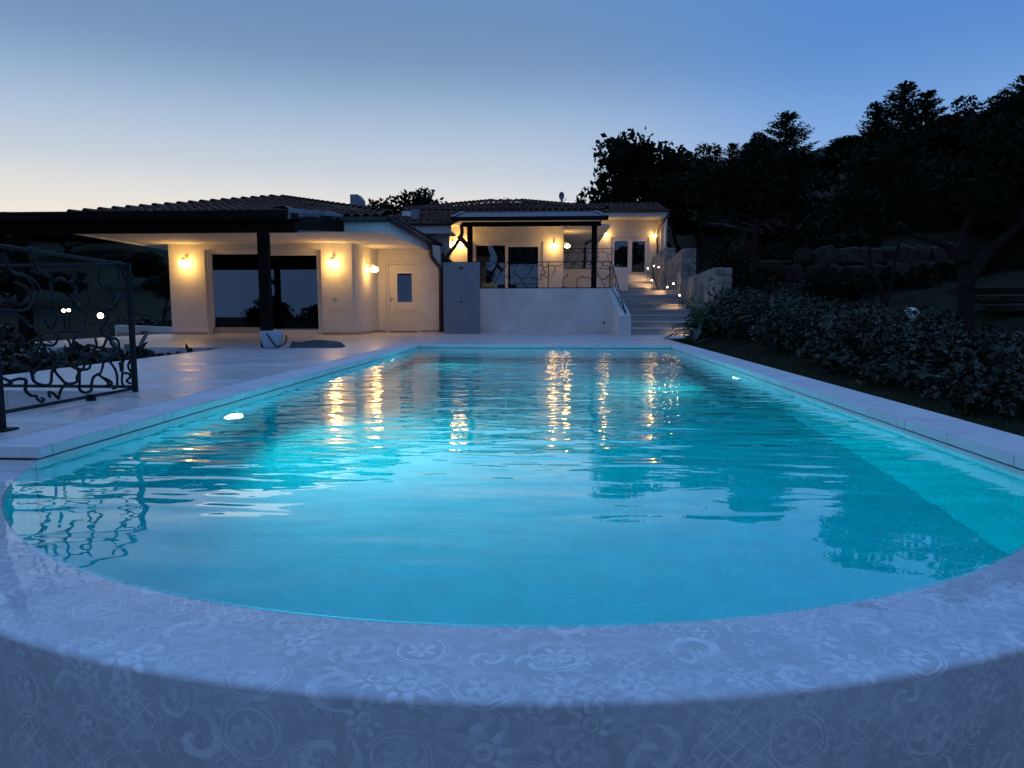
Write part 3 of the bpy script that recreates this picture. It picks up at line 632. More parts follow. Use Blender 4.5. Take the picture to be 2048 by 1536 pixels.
pp = MB(); pp.tube([(5.84, 38.4, 5.85), (5.84, 38.4, 2.4)], .075, 8); pp.build('white_pipe', 'frame_white', U, smooth=True)
MB().tube(smooth_path([(5.86, 37.36, 5.6), (5.7, 37.5, 5.3), (5.5, 38.6, 4.9), (5.46, 38.9, 4.5), (5.5, 38.9, 4.0)]) + [Vector((5.5, 38.9, 2.6))], .05, 7).build('downpipe', 'gutter_dark', U, smooth=True)
settle(U, (4.0, 39, 2.55))

# ------------------------------------------------------------------ terrace and its canopy
Te = thing('raised_terrace', 'raised terrace with a plain white front wall behind the far pool end', 'terrace')
box('front_wall', 'plaster', Te, -2.14, 1.50, 20.6, 20.85, -.1, 1.28)
MB().prism([(-2.14, 20.852), (1.50, 20.852), (1.50, 29.49), (-4.88, 29.49), (-4.88, 24.2), (-2.14, 24.2)], 1.0, 1.22).build('floor', 'deck_stone', Te); box('side_wall', 'plaster', Te, 1.502, 1.76, 20.9, 34.4, -.3, 1.34)
box('upper_wall', 'plaster', Te, .38, 2.78, 34.5, 37.28, 1.0, 2.58)
box('back_wall', 'plaster', Te, -2.14, -1.9, 20.853, 24.2, -.2, .99)
MB().prism([(1.66, 18.2), (1.95, 18.2), (1.79, 20.6), (1.50, 20.6)], -.1, [.53, .53, 1.28, 1.28]).build('stair_parapet', 'plaster', Te)
MB().tube([(1.44, 20.57, .32), (1.42, 20.52, .34), (1.42, 20.52, .27)], .02, 6).build('tap', 'black_plastic', Te)
settle(Te, (-.3, 20.6, 0))
Bp = thing('panel_wall', 'tall smooth blue-grey panel wall between the downpipe and the white terrace wall', 'wall')
box('panel', 'plaster_grey', Bp, -3.10, -2.07, 19.9, 20.0, 0, 1.985, .005); box('cap', 'gutter_copper', Bp, -3.10, -2.09, 19.905, 19.995, 1.986, 2.0)
MB().box(-2.66, -2.52, 19.885, 19.899, 1.80, 1.83).box(-2.63, -2.55, 19.88, 19.899, 1.835, 1.86).build('latch', 'black_plastic', Bp); box('handle', 'black_plastic', Bp, -2.64, -2.55, 19.88, 19.899, .88, .92)
settle(Bp, (-2.6, 19.95, 0))
Cn = thing('terrace_canopy', 'dark timber canopy with a grey sloping sheet roof over the raised terrace', 'pergola')
for x in (-2.44, 1.14): box('post', 'timber', Cn, x - .075, x + .075, 20.70, 20.84, 1.281, 3.06, .01)
box('beam', 'timber', Cn, -2.66, 1.33, 20.68, 20.86, 3.062, 3.18, .008)
for x in np.arange(-2.6, 1.4, .55): MB().prism([(x - .04, 20.4), (x + .04, 20.4), (x + .04, 24), (x - .04, 24)], [3.10 + .08] * 2 + [3.70] * 2, [3.23] * 2 + [3.84] * 2).build('rafter', 'timber', Cn)
MB().prism([(-2.85, 20.28), (1.43, 20.28), (1.30, 24.05), (-3.0, 24.05)], [3.235] * 2 + [3.86] * 2, [3.26] * 2 + [3.89] * 2).build('sheet_roof', 'canvas', Cn)
ed = MB(); ed.box(-2.86, 1.44, 20.23, 20.278, 3.16, 3.27); ed.prism([(1.435, 20.28), (1.50, 20.28), (1.37, 24.05), (1.305, 24.05)], [3.16] * 2 + [3.79] * 2, [3.28] * 2 + [3.91] * 2); ed.prism([(-2.92, 20.28), (-2.855, 20.28), (-3.005, 24.05), (-3.07, 24.05)], [3.16] * 2 + [3.79] * 2, [3.28] * 2 + [3.91] * 2); ed.build('edge_board', 'timber', Cn)
fl_ = MB(); fl_.prism([(-2.93, 20.27), (-2.84, 20.27), (-2.99, 24.05), (-3.08, 24.05)], [3.284] * 2 + [3.914] * 2, [3.30] * 2 + [3.93] * 2); fl_.prism([(1.42, 20.27), (1.51, 20.27), (1.38, 24.05), (1.29, 24.05)], [3.284] * 2 + [3.914] * 2, [3.30] * 2 + [3.93] * 2); fl_.build('flashing', 'dish_grey', Cn)
settle(Cn, (-.6, 20.8, 1.28))

# ------------------------------------------------------------------ staircase
St = thing('garden_staircase', 'wide stone staircase climbing from the pool deck to the upper wing', 'staircase')
for i in range(8):
    y0 = 19.6 + .95 * i; y1 = y0 + .95 if i < 7 else 34.0
    x0, x1 = (1.97 if i < 1 else 1.77), (4.28 if i < 6 else 5.0); st_ = box('step', 'riser_stone_shaded', St, x0, x1, y0 + .03, y1 - .002, -.3 if i else -.1, .17 * (i + 1) - .036)
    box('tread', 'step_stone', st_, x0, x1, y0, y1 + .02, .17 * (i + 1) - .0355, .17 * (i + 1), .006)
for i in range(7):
    y0 = 34 + .5 * i; y1 = y0 + .5 if i < 6 else 38.96; st_ = box('step', 'riser_stone_shaded', St, 3.47, 4.92, y0 + .03, y1 - .002, 1.37, 1.36 + .17 * (i + 1) - .036)
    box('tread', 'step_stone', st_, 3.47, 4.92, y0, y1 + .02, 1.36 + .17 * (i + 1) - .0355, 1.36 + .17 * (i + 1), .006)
box('cheek_wall', 'plaster', St, 2.785, 3.465, 33.9, 38.98, 1.362, 2.62)
box('landing', 'step_stone', St, .4, 2.78, 37.285, 38.98, 2.3, 2.56)
settle(St, (3.0, 19.6, 0))


# ------------------------------------------------------------------ stone walls beside the stairs
def stone_mesh(dx, dy, dz, seed, j=.16):
    """a rough block: a box with bevelled, jittered corners"""
    rr = random.Random(seed); mb = MB(); n_ = 3; vs = {}; fs = []
    bm = bmesh.new(); bmesh.ops.create_cube(bm, size=1.0)
    bmesh.ops.bevel(bm, geom=bm.edges[:], offset=.14, segments=1, affect='EDGES')
    for v_ in bm.verts: v_.co = Vector((v_.co.x * dx * rr.uniform(1 - j, 1 + j * .4), v_.co.y * dy * rr.uniform(1 - j, 1 + j * .3), v_.co.z * dz * rr.uniform(1 - j, 1 + j * .4)))
    me = bpy.data.meshes.new('stone'); bm.to_mesh(me); bm.free(); return me
STONES = [stone_mesh(1, 1, 1, s_) for s_ in range(9)]
for me in STONES: me.materials.append(MAT['granite'])
def stone(parent, c, s_, rot=(0, 0, 0), name='stone', mat='granite', k=None):
    me = STONES[random.randrange(len(STONES)) if k is None else k]
    o = bpy.data.objects.new(name, me); COL.objects.link(o); o.parent = parent; o.location = c; o.scale = s_; o.rotation_euler = rot
    if mat != 'granite':
        o.material_slots[0].link = 'OBJECT'; o.material_slots[0].material = MAT[mat]
    return o
def stair_wall(label, xa, ya, xb, yb, zb0, zb1, za0, za1, th=.44):
    """near end at (xa,ya), far end at (xb,yb); faces the stairs (to -x) and the camera"""
    w_ = thing('stone_wall', label, 'wall', group='stone walls stepping up beside the stairs')
    MB().prism([(xa + .05, ya + .05), (xa + th - .05, ya + .05), (xb + th - .05, yb), (xb + .05, yb)], -.3, [za1 - .06, za1 - .06, zb1 - .06, zb1 - .06]).build('core', 'mortar', w_)
    L = yb - ya
    # stair face: upright narrow stones
    y = ya + .12; 
    while y < yb - .05:
        wd = random.uniform(.22, .42); t = (y - ya) / L; x = xa + (xb - xa) * t; z0_ = za0 + (zb0 - za0) * t; z1_ = za1 + (zb1 - za1) * t; z = z0_
        while z < z1_ - .08:
            hh = min(random.uniform(.26, .6), z1_ - z); hh = hh if z1_ - z - hh > .14 else z1_ - z
            stone(w_, (x + .05, y + wd / 2, z + hh / 2), (.17, wd * 1.07, hh * 1.06), (random.uniform(-.03, .03), 0, math.atan2(xa - xb, L))); z += hh
        y += wd
    # end face: coursed blocks
    z = za0
    while z < za1 - .05:
        hh = min(random.uniform(.16, .27), za1 - z); hh = hh if za1 - z - hh > .09 else za1 - z; x = xa + .02
        while x < xa + th - .03:
            wd = min(random.uniform(.18, .32), xa + th - x); wd = wd if xa + th - x - wd > .1 else xa + th - x
            stone(w_, (x + wd / 2, ya + .07, z + hh / 2), (wd * 1.05, .19, hh * 1.05), (0, random.uniform(-.04, .04), 0)); x += wd
        z += hh
    return settle(w_, (xa + .2, ya, za0))
stair_wall('low stone wall beside the stairs, nearest the pool and behind the palm', 4.31, 19.5, 4.37, 25.0, .5, 1.66, 0, 1.80)
stair_wall('tall middle stone wall beside the stairs', 4.44, 25.1, 4.93, 31.6, 1.1, 2.74, 1.0, 2.76)
stair_wall('farthest stone wall beside the stairs, below the upper wing', 4.86, 32.0, 5.16, 38.2, 1.7, 3.33, 1.2, 3.35)

# boulder retaining wall on the slope, ledges and garden steps
bw = thing('boulder_wall', 'dark retaining wall of big rounded boulders across the garden slope', 'wall')
for row in range(3):
    x = 6.6 + row * .3
    while x < 17.5:
        wd = random.uniform(.45, .85); y = 21.9 + .12 * row + .05 * (x - 7); z = 1.0 + .03 * (x - 7) + row * .48
        stone(bw, (x + wd / 2, y, z + .25), (wd, .6, random.uniform(.45, .62)), (random.uniform(-.2, .2), random.uniform(-.35, .35), random.uniform(-.3, .3)), 'boulder', 'granite_shaded'); x += wd * .94
settle(bw, (11, 22, 1.2))
for i, (x, y, z, sx, sy, sz, lb) in enumerate([(6.75, 22.75, 1.98, 1.3, .7, .42, 'flat squared stone slab on the slope right of the stair walls, upper of two'), (7.7, 22.3, 1.78, 1.8, .6, .42, 'long low stone slab on the slope right of the stair walls, lower of two')]):
    o = stone(None, (x, y, z), (sx, sy, sz), (0, .02, .1), 'stone_slab', 'granite_shaded', 3 + i); tag(o, lb, 'stone')
gs = thing('garden_steps', 'three shadowed stone steps on the lawn at the right edge', 'steps')
for i in range(3): stone(gs, (8.95 - .05 * i, 13.4 + .55 * i, .72 + .17 * i), (2.1, .62, .17), (0, 0, -.05), 'step', 'granite_shaded', i + 2)
settle(gs, (8.9, 13.4, .5))
# ledge and garden wall left of the pool house
lw = thing('garden_ledge', 'low white garden ledge left of the pool house corner', 'wall')
MB().prism([(-12.5, 19.6), (-10.39, 19.6), (-10.39, 19.9), (-12.5, 19.9)], -.4, [.24, .16, .16, .24]).build('wall', 'plaster', lw); box('base', 'skirting', lw, -12.4, -10.39, 19.56, 19.598, -.2, .03)
settle(lw, (-12, 19.7, -.3))
o = box('clay_brick', 'terracotta', None, -11.62, -11.42, 19.35, 19.45, -.01, .07, .008); tag(o, 'small clay brick on the paving by the garden ledge', 'brick')

# ------------------------------------------------------------------ lamps
def wall_lamp(label, c, out, s_=1.0):
    """c = globe centre, out = unit vector pointing away from the wall"""
    L = thing('wall_lamp', label, 'lamp', group='amber globe wall lamps'); ox, oy = out; d_ = .17 * s_
    bx, by = c[0] - ox * d_, c[1] - oy * d_
    nx_, ny_ = -oy, ox
    MB().prism([(bx - nx_ * .035 - ox * .012, by - ny_ * .035 - oy * .012), (bx + nx_ * .035 - ox * .012, by + ny_ * .035 - oy * .012), (bx + nx_ * .035 + ox * .01, by + ny_ * .035 + oy * .01), (bx - nx_ * .035 + ox * .01, by - ny_ * .035 + oy * .01)], c[2] + .08, c[2] + .22).build('wall_plate', 'metal_grey', L)
    MB().tube([(bx, by, c[2] + .16), (c[0], c[1], c[2] + .16), (c[0], c[1], c[2] + .11)], .012, 6).build('arm', 'metal_grey', L)
    MB().lathe([(.0001, .155), (.045, .155), (.05, .12), (.045, .085), (.0001, .085)], (0, 0, 0), 14).build('cap', 'metal_grey', L, loc=c)
    MB().lathe([(max(.0001, .128 * s_ * math.sin(math.pi * k / 8)), -.080 * s_ * math.cos(math.pi * k / 8)) for k in range(9)], (0, 0, 0), 12).build('globe', 'lamp_glow', L, smooth=True, loc=c)
    return settle(L, (bx, by, c[2]))
wall_lamp('lit globe lamp on the pool house wall left of the sliding window', (-9.86, 18.60, 1.90), (0, -1))
wall_lamp('lit globe lamp on the pool house wall right of the sliding window', (-5.84, 18.60, 1.89), (0, -1))
wall_lamp('lit globe lamp on the side wall beside the cream door', (-5.05, 19.9, 1.80), (1, 0))
wall_lamp('lit globe lamp seen above the panel wall, left of a pair', (-4.17, 29.30, 3.33), (0, -1))
wall_lamp('lit globe lamp seen above the panel wall, right of a pair', (-3.80, 29.30, 3.33), (0, -1))
wall_lamp('lit globe lamp right of the terrace glass doors', (-.02, 29.30, 3.24), (0, -1))
wall_lamp('lit globe lamp half hidden by the terrace house corner', (.57, 32.0, 3.45), (1, 0))
wall_lamp('lit globe lamp left of the upper glass doors', (2.77, 38.8, 4.62), (0, -1), .85)
wall_lamp('lit globe lamp right of the upper glass doors', (5.33, 38.8, 4.55), (0, -1), .85)
def spot(label, x, y, z, zb, r=.022, aim=None):
    L = thing('garden_spot', label, 'light', group='tiny garden spots beside the stairs')
    MB().tube([(x, y, zb), (x, y, z)], .008, 5).build('spike', 'black_plastic', L); MB().lathe([(max(.0001, r * math.sin(math.pi * k / 6)), -r * math.cos(math.pi * k / 6)) for k in range(7)], (0, 0, 0), 10).build('bulb', 'spot_glow', L, loc=(x, y, z + r))
    if aim:                                        # the shielded beam it throws on the riser
        sl = bpy.data.lights.new('beam', 'SPOT'); sl.energy = aim[3]; sl.color = (1, .62, .28); sl.spot_size = R(75); sl.spot_blend = .8; sl.shadow_soft_size = .012
        lo = bpy.data.objects.new('beam', sl); COL.objects.link(lo); lo.parent = L; lo.location = (x, y, z - .02)
        lo.rotation_euler = (Vector(aim[:3]) - Vector((x, y, z))).to_track_quat('-Z', 'Y').to_euler()
    settle(L, (x, y, zb))
for args in [('tiny lit spot beside the stair top, leftmost of the string', 4.55, 35.3, 2.62, 1.9, .022, (4.3, 36.0, 2.12, 150)), ('tiny lit spot beside the stair top, highest of the string', 4.55, 33.2, 2.62, 1.37, .022), ('tiny lit spot on the middle stone wall, just right of the highest one', 4.62, 32.2, 2.50, 1.37, .022), ('tiny lit spot beside the stair top, below the top three', 4.60, 34.2, 2.0, 1.5, .026, (4.4, 35.0, 1.78, 150)),
    ('tiny lit spot at the foot of the middle stone wall, upper one', 4.24, 25.8, 1.56, 1.19, .024), ('tiny lit spot on the stair edge, left of the one by the middle wall', 4.02, 25.8, 1.44, 1.19, .024, (3.75, 26.25, 1.27, 55)), ('tiny lit spot against the near stone wall end by the stairs', 3.98, 23.0, 1.10, .68, .022, (3.8, 23.4, .76, 45)), ('tiny lit spot above the palm beside the lower stairs', 3.73, 19.2, .45, 0, .019, (3.5, 19.6, .08, 60)), ('tiny lit spot low in the shrubs right of the palm', 3.62, 17.2, .20, -.05, .013)]: spot(*args)
def garden_globe(label, x, y, z, r):
    L = thing('garden_lamp', label, 'lamp', group='globe lamps in the left garden'); zb = gz(x, y)
    MB().tube([(x, y, zb - .05), (x, y, z - r * .7)], .03, 7).build('post', 'iron', L); MB().lathe([(max(.0001, r * math.sin(math.pi * k / 8)), -r * math.cos(math.pi * k / 8)) for k in range(9)], (0, 0, 0), 16).build('globe', 'garden_glow', L, smooth=True, loc=(x, y, z))
    settle(L, (x, y, zb))
garden_globe('small lit garden globe beyond the railing, left of a close pair', -18.55, 26.0, .62, .065)
garden_globe('small lit garden globe beyond the railing, right of a close pair', -18.38, 26.05, .64, .06)
garden_globe('brighter lit garden globe beyond the railing, nearest the house', -14.48, 22, .48, .09)
gl_ = thing('garden_lamp', 'unlit white garden globe lamp standing behind the hedge', 'lamp'); MB().tube([(5.33, 11, gz(5.33, 11) - .05), (5.33, 11, .52)], .03, 7).build('post', 'iron', gl_)
MB().lathe([(max(.0001, .115 * math.sin(math.pi * k / 10)), -.115 * math.cos(math.pi * k / 10)) for k in range(11)], (0, 0, 0), 20).build('globe', 'globe_unlit', gl_, smooth=True, loc=(5.33, 11, .62)); settle(gl_, (5.33, 11, gz(5.33, 11)))

# ------------------------------------------------------------------ wrought iron
GATE = [[(4.424,0.272),(4.458,0.255),(4.521,0.237),(4.589,0.244),(4.632,0.233),(4.654,0.202),(4.65,0.16),(4.672,0.12),(4.73,0.112),(4.76,0.084),(4.778,0.063),(4.8,0.074),(4.798,0.089)],[(4.421,0.241),(4.465,0.213),(4.52,0.226)],[(4.531,0.335),(4.617,0.333),(4.684,0.304),(4.712,0.258),(4.746,0.207),(4.817,0.175),(4.88,0.188),(4.922,0.258),(4.94,0.297),(4.964,0.325)],[(4.964,0.325),(4.951,0.266),(4.982,0.208),(5.037,0.172),(5.111,0.156),(5.166,0.169),(5.194,0.218),(5.193,0.286),(5.221,0.336),(5.255,0.355)],[(5.037,0.172),(4.995,0.12),(4.976,0.077),(4.939,0.067),(4.907,0.106),(4.88,0.121),(4.855,0.107),(4.863,0.084)],[(4.993,0.323),(5.073,0.316),(5.146,0.28),(5.221,0.255),(5.293,0.252),(5.353,0.279),(5.356,0.305)],[(5.196,0.234),(5.188,0.161),(5.207,0.106),(5.251,0.072),(5.31,0.084),(5.348,0.134),(5.386,0.184),(5.43,0.202),(5.466,0.22),(5.504,0.25),(5.482,0.291),(5.393,0.341),(5.345,0.36)],[(5.43,0.202),(5.479,0.17),(5.527,0.12),(5.533,0.092)],[(5.479,0.17),(5.555,0.14),(5.579,0.109),(5.551,0.098)],[(5.596,0.282),(5.627,0.223),(5.676,0.162),(5.68,0.11),(5.639,0.069),(5.593,0.063)],[(5.598,0.489),(5.646,0.419),(5.743,0.363),(5.775,0.309),(5.772,0.269),(5.757,0.218),(5.724,0.174),(5.737,0.104),(5.771,0.06)],[(5.772,0.269),(5.723,0.261),(5.706,0.228),(5.727,0.197)],[(5.753,0.178),(5.82,0.166),(5.856,0.133),(5.814,0.108),(5.822,0.083),(5.851,0.08)],[(4.872,0.386),(4.923,0.412),(4.97,0.379),(4.972,0.334),(4.922,0.333),(4.883,0.361),(4.872,0.386)],[(5.263,0.523),(5.182,0.495),(5.168,0.428),(5.194,0.375),(5.279,0.359),(5.37,0.369),(5.417,0.42),(5.407,0.485)],[(5.596,0.282),(5.601,0.332),(5.677,0.361),(5.749,0.333),(5.772,0.269)],[(4.741,0.495),(4.794,0.497),(4.825,0.462),(4.872,0.386)],[(4.558,1.09),(4.555,0.996),(4.599,0.958),(4.69,0.949),(4.764,0.924),(4.818,0.869),(4.818,0.803),(4.767,0.755),(4.699,0.717),(4.616,0.703),(4.468,0.708)],[(4.825,1.073),(4.831,1.003),(4.881,0.962),(4.948,0.951),(4.979,0.908),(4.95,0.829),(4.943,0.756),(4.96,0.717),(5.012,0.667),(5.107,0.661)],[(4.986,0.913),(5.039,0.94),(5.104,0.933),(5.147,0.914),(5.194,0.931),(5.203,1.023)],[(5.194,0.931),(5.243,0.882),(5.199,0.824),(5.172,0.783)],[(5.52,1.041),(5.496,0.964),(5.542,0.912),(5.6,0.87),(5.666,0.816),(5.679,0.76),(5.62,0.716)],[(5.762,1.043),(5.753,0.953),(5.658,0.916),(5.645,0.877),(5.713,0.828),(5.797,0.824),(5.894,0.831)],[(4.617,0.895),(4.664,0.874),(4.725,0.857),(4.748,0.82),(4.717,0.773),(4.658,0.749)],[(4.854,0.688),(4.909,0.697),(4.977,0.677),(5.033,0.657)],[(5.186,0.696),(5.214,0.737),(5.261,0.745),(5.298,0.711),(5.326,0.669),(5.373,0.652)],[(4.862,0.639),(4.911,0.575),(5.001,0.552),(5.111,0.549),(5.227,0.55),(5.309,0.585),(5.314,0.632)],[(4.465,0.681),(4.583,0.676),(4.672,0.638),(4.732,0.599),(4.79,0.588)],[(4.535,0.798),(4.592,0.772),(4.638,0.735)]]
RA = thing('stairwell_railing', 'black wrought-iron railing of curling bars round the stairwell by the near left pool corner', 'railing')
xr = -3.62
MB().tube([(xr, 3.9, 1.145), (xr, 5.91, 1.085)], .014, 6).build('top_rail', 'iron', RA); MB().tube([(xr, 3.9, .042), (xr, 5.91, .03)], .013, 4).build('bottom_rail', 'iron', RA)
box('post', 'iron', RA, xr - .018, xr + .018, 5.895, 5.931, 0.0, 1.10); MB().tube([(xr - 3.2, 5.91, 1.085), (xr, 5.91, 1.085)], .014, 6).build('top_rail', 'iron', RA); MB().tube([(xr - 3.2, 5.91, .045), (xr, 5.91, .045)], .014, 4).build('bottom_rail', 'iron', RA)
box('post', 'iron', RA, -3.33, -3.255, 3.93, 4.0, .0, 1.18); box('base_plate', 'iron', RA, -3.37, -3.20, 3.9, 4.03, .001, .012)
box('foot', 'iron', RA, xr - .03, xr + .03, 5.30, 5.34, .0, .05)
for yk in (4.78, 5.78): MB().lathe([(.015, -.03), (.026, -.015), (.026, .015), (.015, .03)], (0, 0, 0), 10, 'y').build('collar', 'iron', RA, loc=(xr, yk, 1.145 - .03 * (yk - 3.9)))
rg = random.Random(5)
for c in GATE:
    pts = smooth_path([(xr + .012 * math.sin(i * 1.9 + len(c)), y, z) for i, (y, z) in enumerate(c)], 5); n_ = len(pts)
    MB().tube(pts, [.0115 - .004 * abs(i / (n_ - 1) - .4) for i in range(n_)], 6).build('curled_bar', 'iron', RA, smooth=True)
def panel_bars(parent, P0, ux, uz, w_, h_, cell, r_, seed, taper=None):
    """a loose honeycomb of wavy bars, some missing, some ending in a curl"""
    rr = random.Random(seed); P0, ux, uz = Vector(P0), Vector(ux), Vector(uz); nodes = {}; edges = []
    def node(i, j):
        if (i, j) not in nodes:
            x = i * cell * .866 + rr.uniform(-.2, .2) * cell; y = j * cell * .5 + rr.uniform(-.16, .16) * cell; nodes[(i, j)] = (x, y)
        return nodes[(i, j)]
    for i in range(-1, int(w_ / (cell * .866)) + 2):
        for j in range(-3, int(h_ / (cell * .5)) + 4):
            if (i % 2 == 0 and j % 6 in (0, 2)) or (i % 2 == 1 and j % 6 in (3, 5)):
                if (i % 2 == 0 and j % 6 == 0) or (i % 2 == 1 and j % 6 == 3): edges.append(((i, j), (i, j + 2)))
                else: edges += [((i, j), (i + 1, j + 1)), ((i, j), (i - 1, j + 1))]
    for a, b in edges:
        if rr.random() < .13: continue
        (xa, ya), (xb, yb) = node(*a), node(*b); L = math.hypot(xb - xa, yb - ya); ph = rr.choice([0, math.pi]); am = rr.uniform(.12, .22) * cell; cut = rr.uniform(.55, .8) if rr.random() < .16 else 1.0
        pts = []
        for k in range(13):
            t = k / 12 * cut; off = am * math.sin(2 * math.pi * t * 1.0 + ph) * math.sin(math.pi * min(t, 1)) ** .5; x = xa + (xb - xa) * t - (yb - ya) / L * off; y = ya + (yb - ya) * t + (xb - xa) / L * off
            if 0 <= x <= w_ and 0 <= y <= h_: pts.append((x, y))
        if len(pts) < 4: continue
        P3 = [P0 + ux * x + uz * (y * (1.0 if taper is None else max(.05, 1 - (1 - taper) * x / w_))) for x, y in pts]
        MB().tube(P3, r_, 4, True).build('wavy_bar', 'iron', parent, smooth=True)
panel_bars(RA, (xr, 5.91, .06), (-1, 0, 0), (0, 0, 1), 2.6, 1.0, .26, .0115, 31)
settle(RA, (xr, 5.91, 0))
RB = thing('terrace_railing', 'black wrought-iron railing with wavy bars on the terrace front wall', 'railing')
for z in (1.30, 2.04): MB().tube([(-2.12, 20.72, z), (1.60, 20.72, z)], .013, 5).build('top_rail' if z > 2 else 'bottom_rail', 'iron', RB)
for x in (-2.12, -.17, 1.60): MB().tube([(x, 20.72, 1.282), (x, 20.72, 2.05)], .014, 4).build('post', 'iron', RB)
panel_bars(RB, (-2.12, 20.72, 1.31), (1, 0, 0), (0, 0, 1), 1.95, .72, .23, .0105, 4); panel_bars(RB, (-.17, 20.72, 1.31), (1, 0, 0), (0, 0, 1), 1.77, .72, .23, .0105, 9)
settle(RB, (-.3, 20.72, 1.28))
RC = thing('stair_railing', 'tapering wrought-iron railing with wavy bars running down the stair parapet', 'railing')
MB().tube([(1.62, 20.6, 2.04), (1.82, 18.35, .62)], .014, 5).build('top_rail', 'iron', RC); MB().tube([(1.64, 20.55, 1.30), (1.82, 18.35, .60)], .012, 5).build('bottom_rail', 'iron', RC); MB().tube([(1.82, 18.33, .53), (1.82, 18.33, .66)], .02, 5).build('post', 'iron', RC)
dv = Vector((1.82 - 1.64, 18.35 - 20.55, .60 - 1.30)); panel_bars(RC, (1.64, 20.55, 1.31), dv.normalized(), (0, 0, 1), dv.length, .70, .23, .009, 12, taper=.02)
settle(RC, (1.7, 19.5, .9))
RD = thing('upper_railing', 'wrought-iron railing with wavy bars on the upper terrace wall', 'railing')
for z in (2.60, 3.54): MB().tube([(.44, 34.6, z), (2.76, 34.6, z)], .016, 5).build('top_rail' if z > 3 else 'bottom_rail', 'iron', RD)
for x in (.44, 2.76): MB().tube([(x, 34.6, 2.58), (x, 34.6, 3.55)], .016, 4).build('post', 'iron', RD)
panel_bars(RD, (.44, 34.6, 2.61), (1, 0, 0), (0, 0, 1), 2.32, .92, .27, .0125, 21)
settle(RD, (1.6, 34.6, 2.58))

# ------------------------------------------------------------------ things on the deck and terrace
bk = thing('bucket', 'pale blue-white plastic tub with a black handle at the pergola post', 'bucket', (-5.08, 12.55, 0))
MB().lathe([(.0001, .012), (.125, .012), (.128, .0), (.145, .02), (.175, .11), (.195, .24), (.205, .31), (.196, .31), (.186, .24), (.166, .11), (.13, .03), (.0001, .025)], (0, 0, 0), 28).build('body', 'bucket_plastic', bk, smooth=True)
MB().tube(smooth_path([(-.02, -.195, .285), (.06, -.2, .17), (.14, -.16, .05), (.22, -.05, .06), (.255, .02, .15), (.245, .05, .235)]), .014, 7).build('handle', 'black_plastic', bk, smooth=True)
tb = thing('folded_cover', 'dark grey folded cover lying flat on the deck right of the tub', 'cover', (-4.42, 12.95, 0)); n_ = 26; vs = []
edge = [(-.47, -.28), (.15, -.33), (.42, -.12), (.50, .22), (.1, .34), (-.38, .30)]
for j in range(9):
    for i in range(n_):
        a = 2 * math.pi * i / n_; k = j / 8 if j < 8 else 1.0
        best = min(( (abs((e_[0]) * math.sin(a) - e_[1] * math.cos(a)), 1) for e_ in edge))
        rx = .50 + .05 * math.sin(3 * a + 1) ; ry = .30 + .04 * math.cos(2 * a + .5)
        x = rx * k * math.copysign(abs(math.cos(a)) ** .6, math.cos(a)); y = ry * k * math.copysign(abs(math.sin(a)) ** .6, math.sin(a))
        z = (.085 + .028 * math.sin(7 * x + 2 * math.sin(5 * y)) + .016 * math.sin(13 * y + 3 * x)) * (1 if k < .9 else .8)
        if j == 8: z = .0
        vs.append((x, y, z))
tb_m = MB().add(vs, [(j * n_ + i, j * n_ + (i + 1) % n_, (j + 1) * n_ + (i + 1) % n_, (j + 1) * n_ + i) for j in range(8) for i in range(n_)]).build('cover', 'tarp_dark', tb, smooth=True)
tb_m.rotation_euler = (0, 0, .12)
o = thing('planter', 'small round yellow planter behind the terrace railing', 'planter'); MB().lathe([(.0001, 0), (.2, 0), (.27, .12), (.26, .3), (.22, .38), (.19, .38), (.18, .3), (.0001, .3)], (0, 0, 0), 20).build('pot', 'planter_yellow', o, smooth=True, loc=(-2.35, 25.8, 1.22)); settle(o, (-2.35, 25.8, 1.22))

# ------------------------------------------------------------------ plants
def leaf_cloud(centers, radii, count, size, rs, aspect=1.8, flat=.0, shell=.55):
    """leaf-sized diamonds spread through ellipsoid clumps; returns V, F (quads)"""
    centers = np.asarray(centers, float); radii = np.asarray(radii, float); k = rs.choice(len(centers), count, p=(radii.prod(1) ** .67) / (radii.prod(1) ** .67).sum())
    d_ = rs.normal(size=(count, 3)); d_ /= np.linalg.norm(d_, axis=1)[:, None]; rad = shell + (1 - shell) * rs.random(count) ** .7
    rad = np.where(rs.random(count) < .12, rs.random(count), rad) * (1 + .12 * rs.normal(size=count))
    c = centers[k] + d_ * rad[:, None] * radii[k]
    a = rs.normal(size=(count, 3)); a[:, 2] *= 1 - flat; a /= np.linalg.norm(a, axis=1)[:, None]
    b = rs.normal(size=(count, 3)); b -= (b * a).sum(1)[:, None] * a; b /= np.linalg.norm(b, axis=1)[:, None]
    s = size * rs.uniform(.45, 1.5, count)[:, None]
    nrm = np.cross(a, b)
    V = np.stack([c - a * s, c - b * s / aspect + nrm * s * .12, c + a * s, c + b * s / aspect + nrm * s * .12], 1).reshape(-1, 3)
    return V, np.arange(count * 4).reshape(-1, 4)
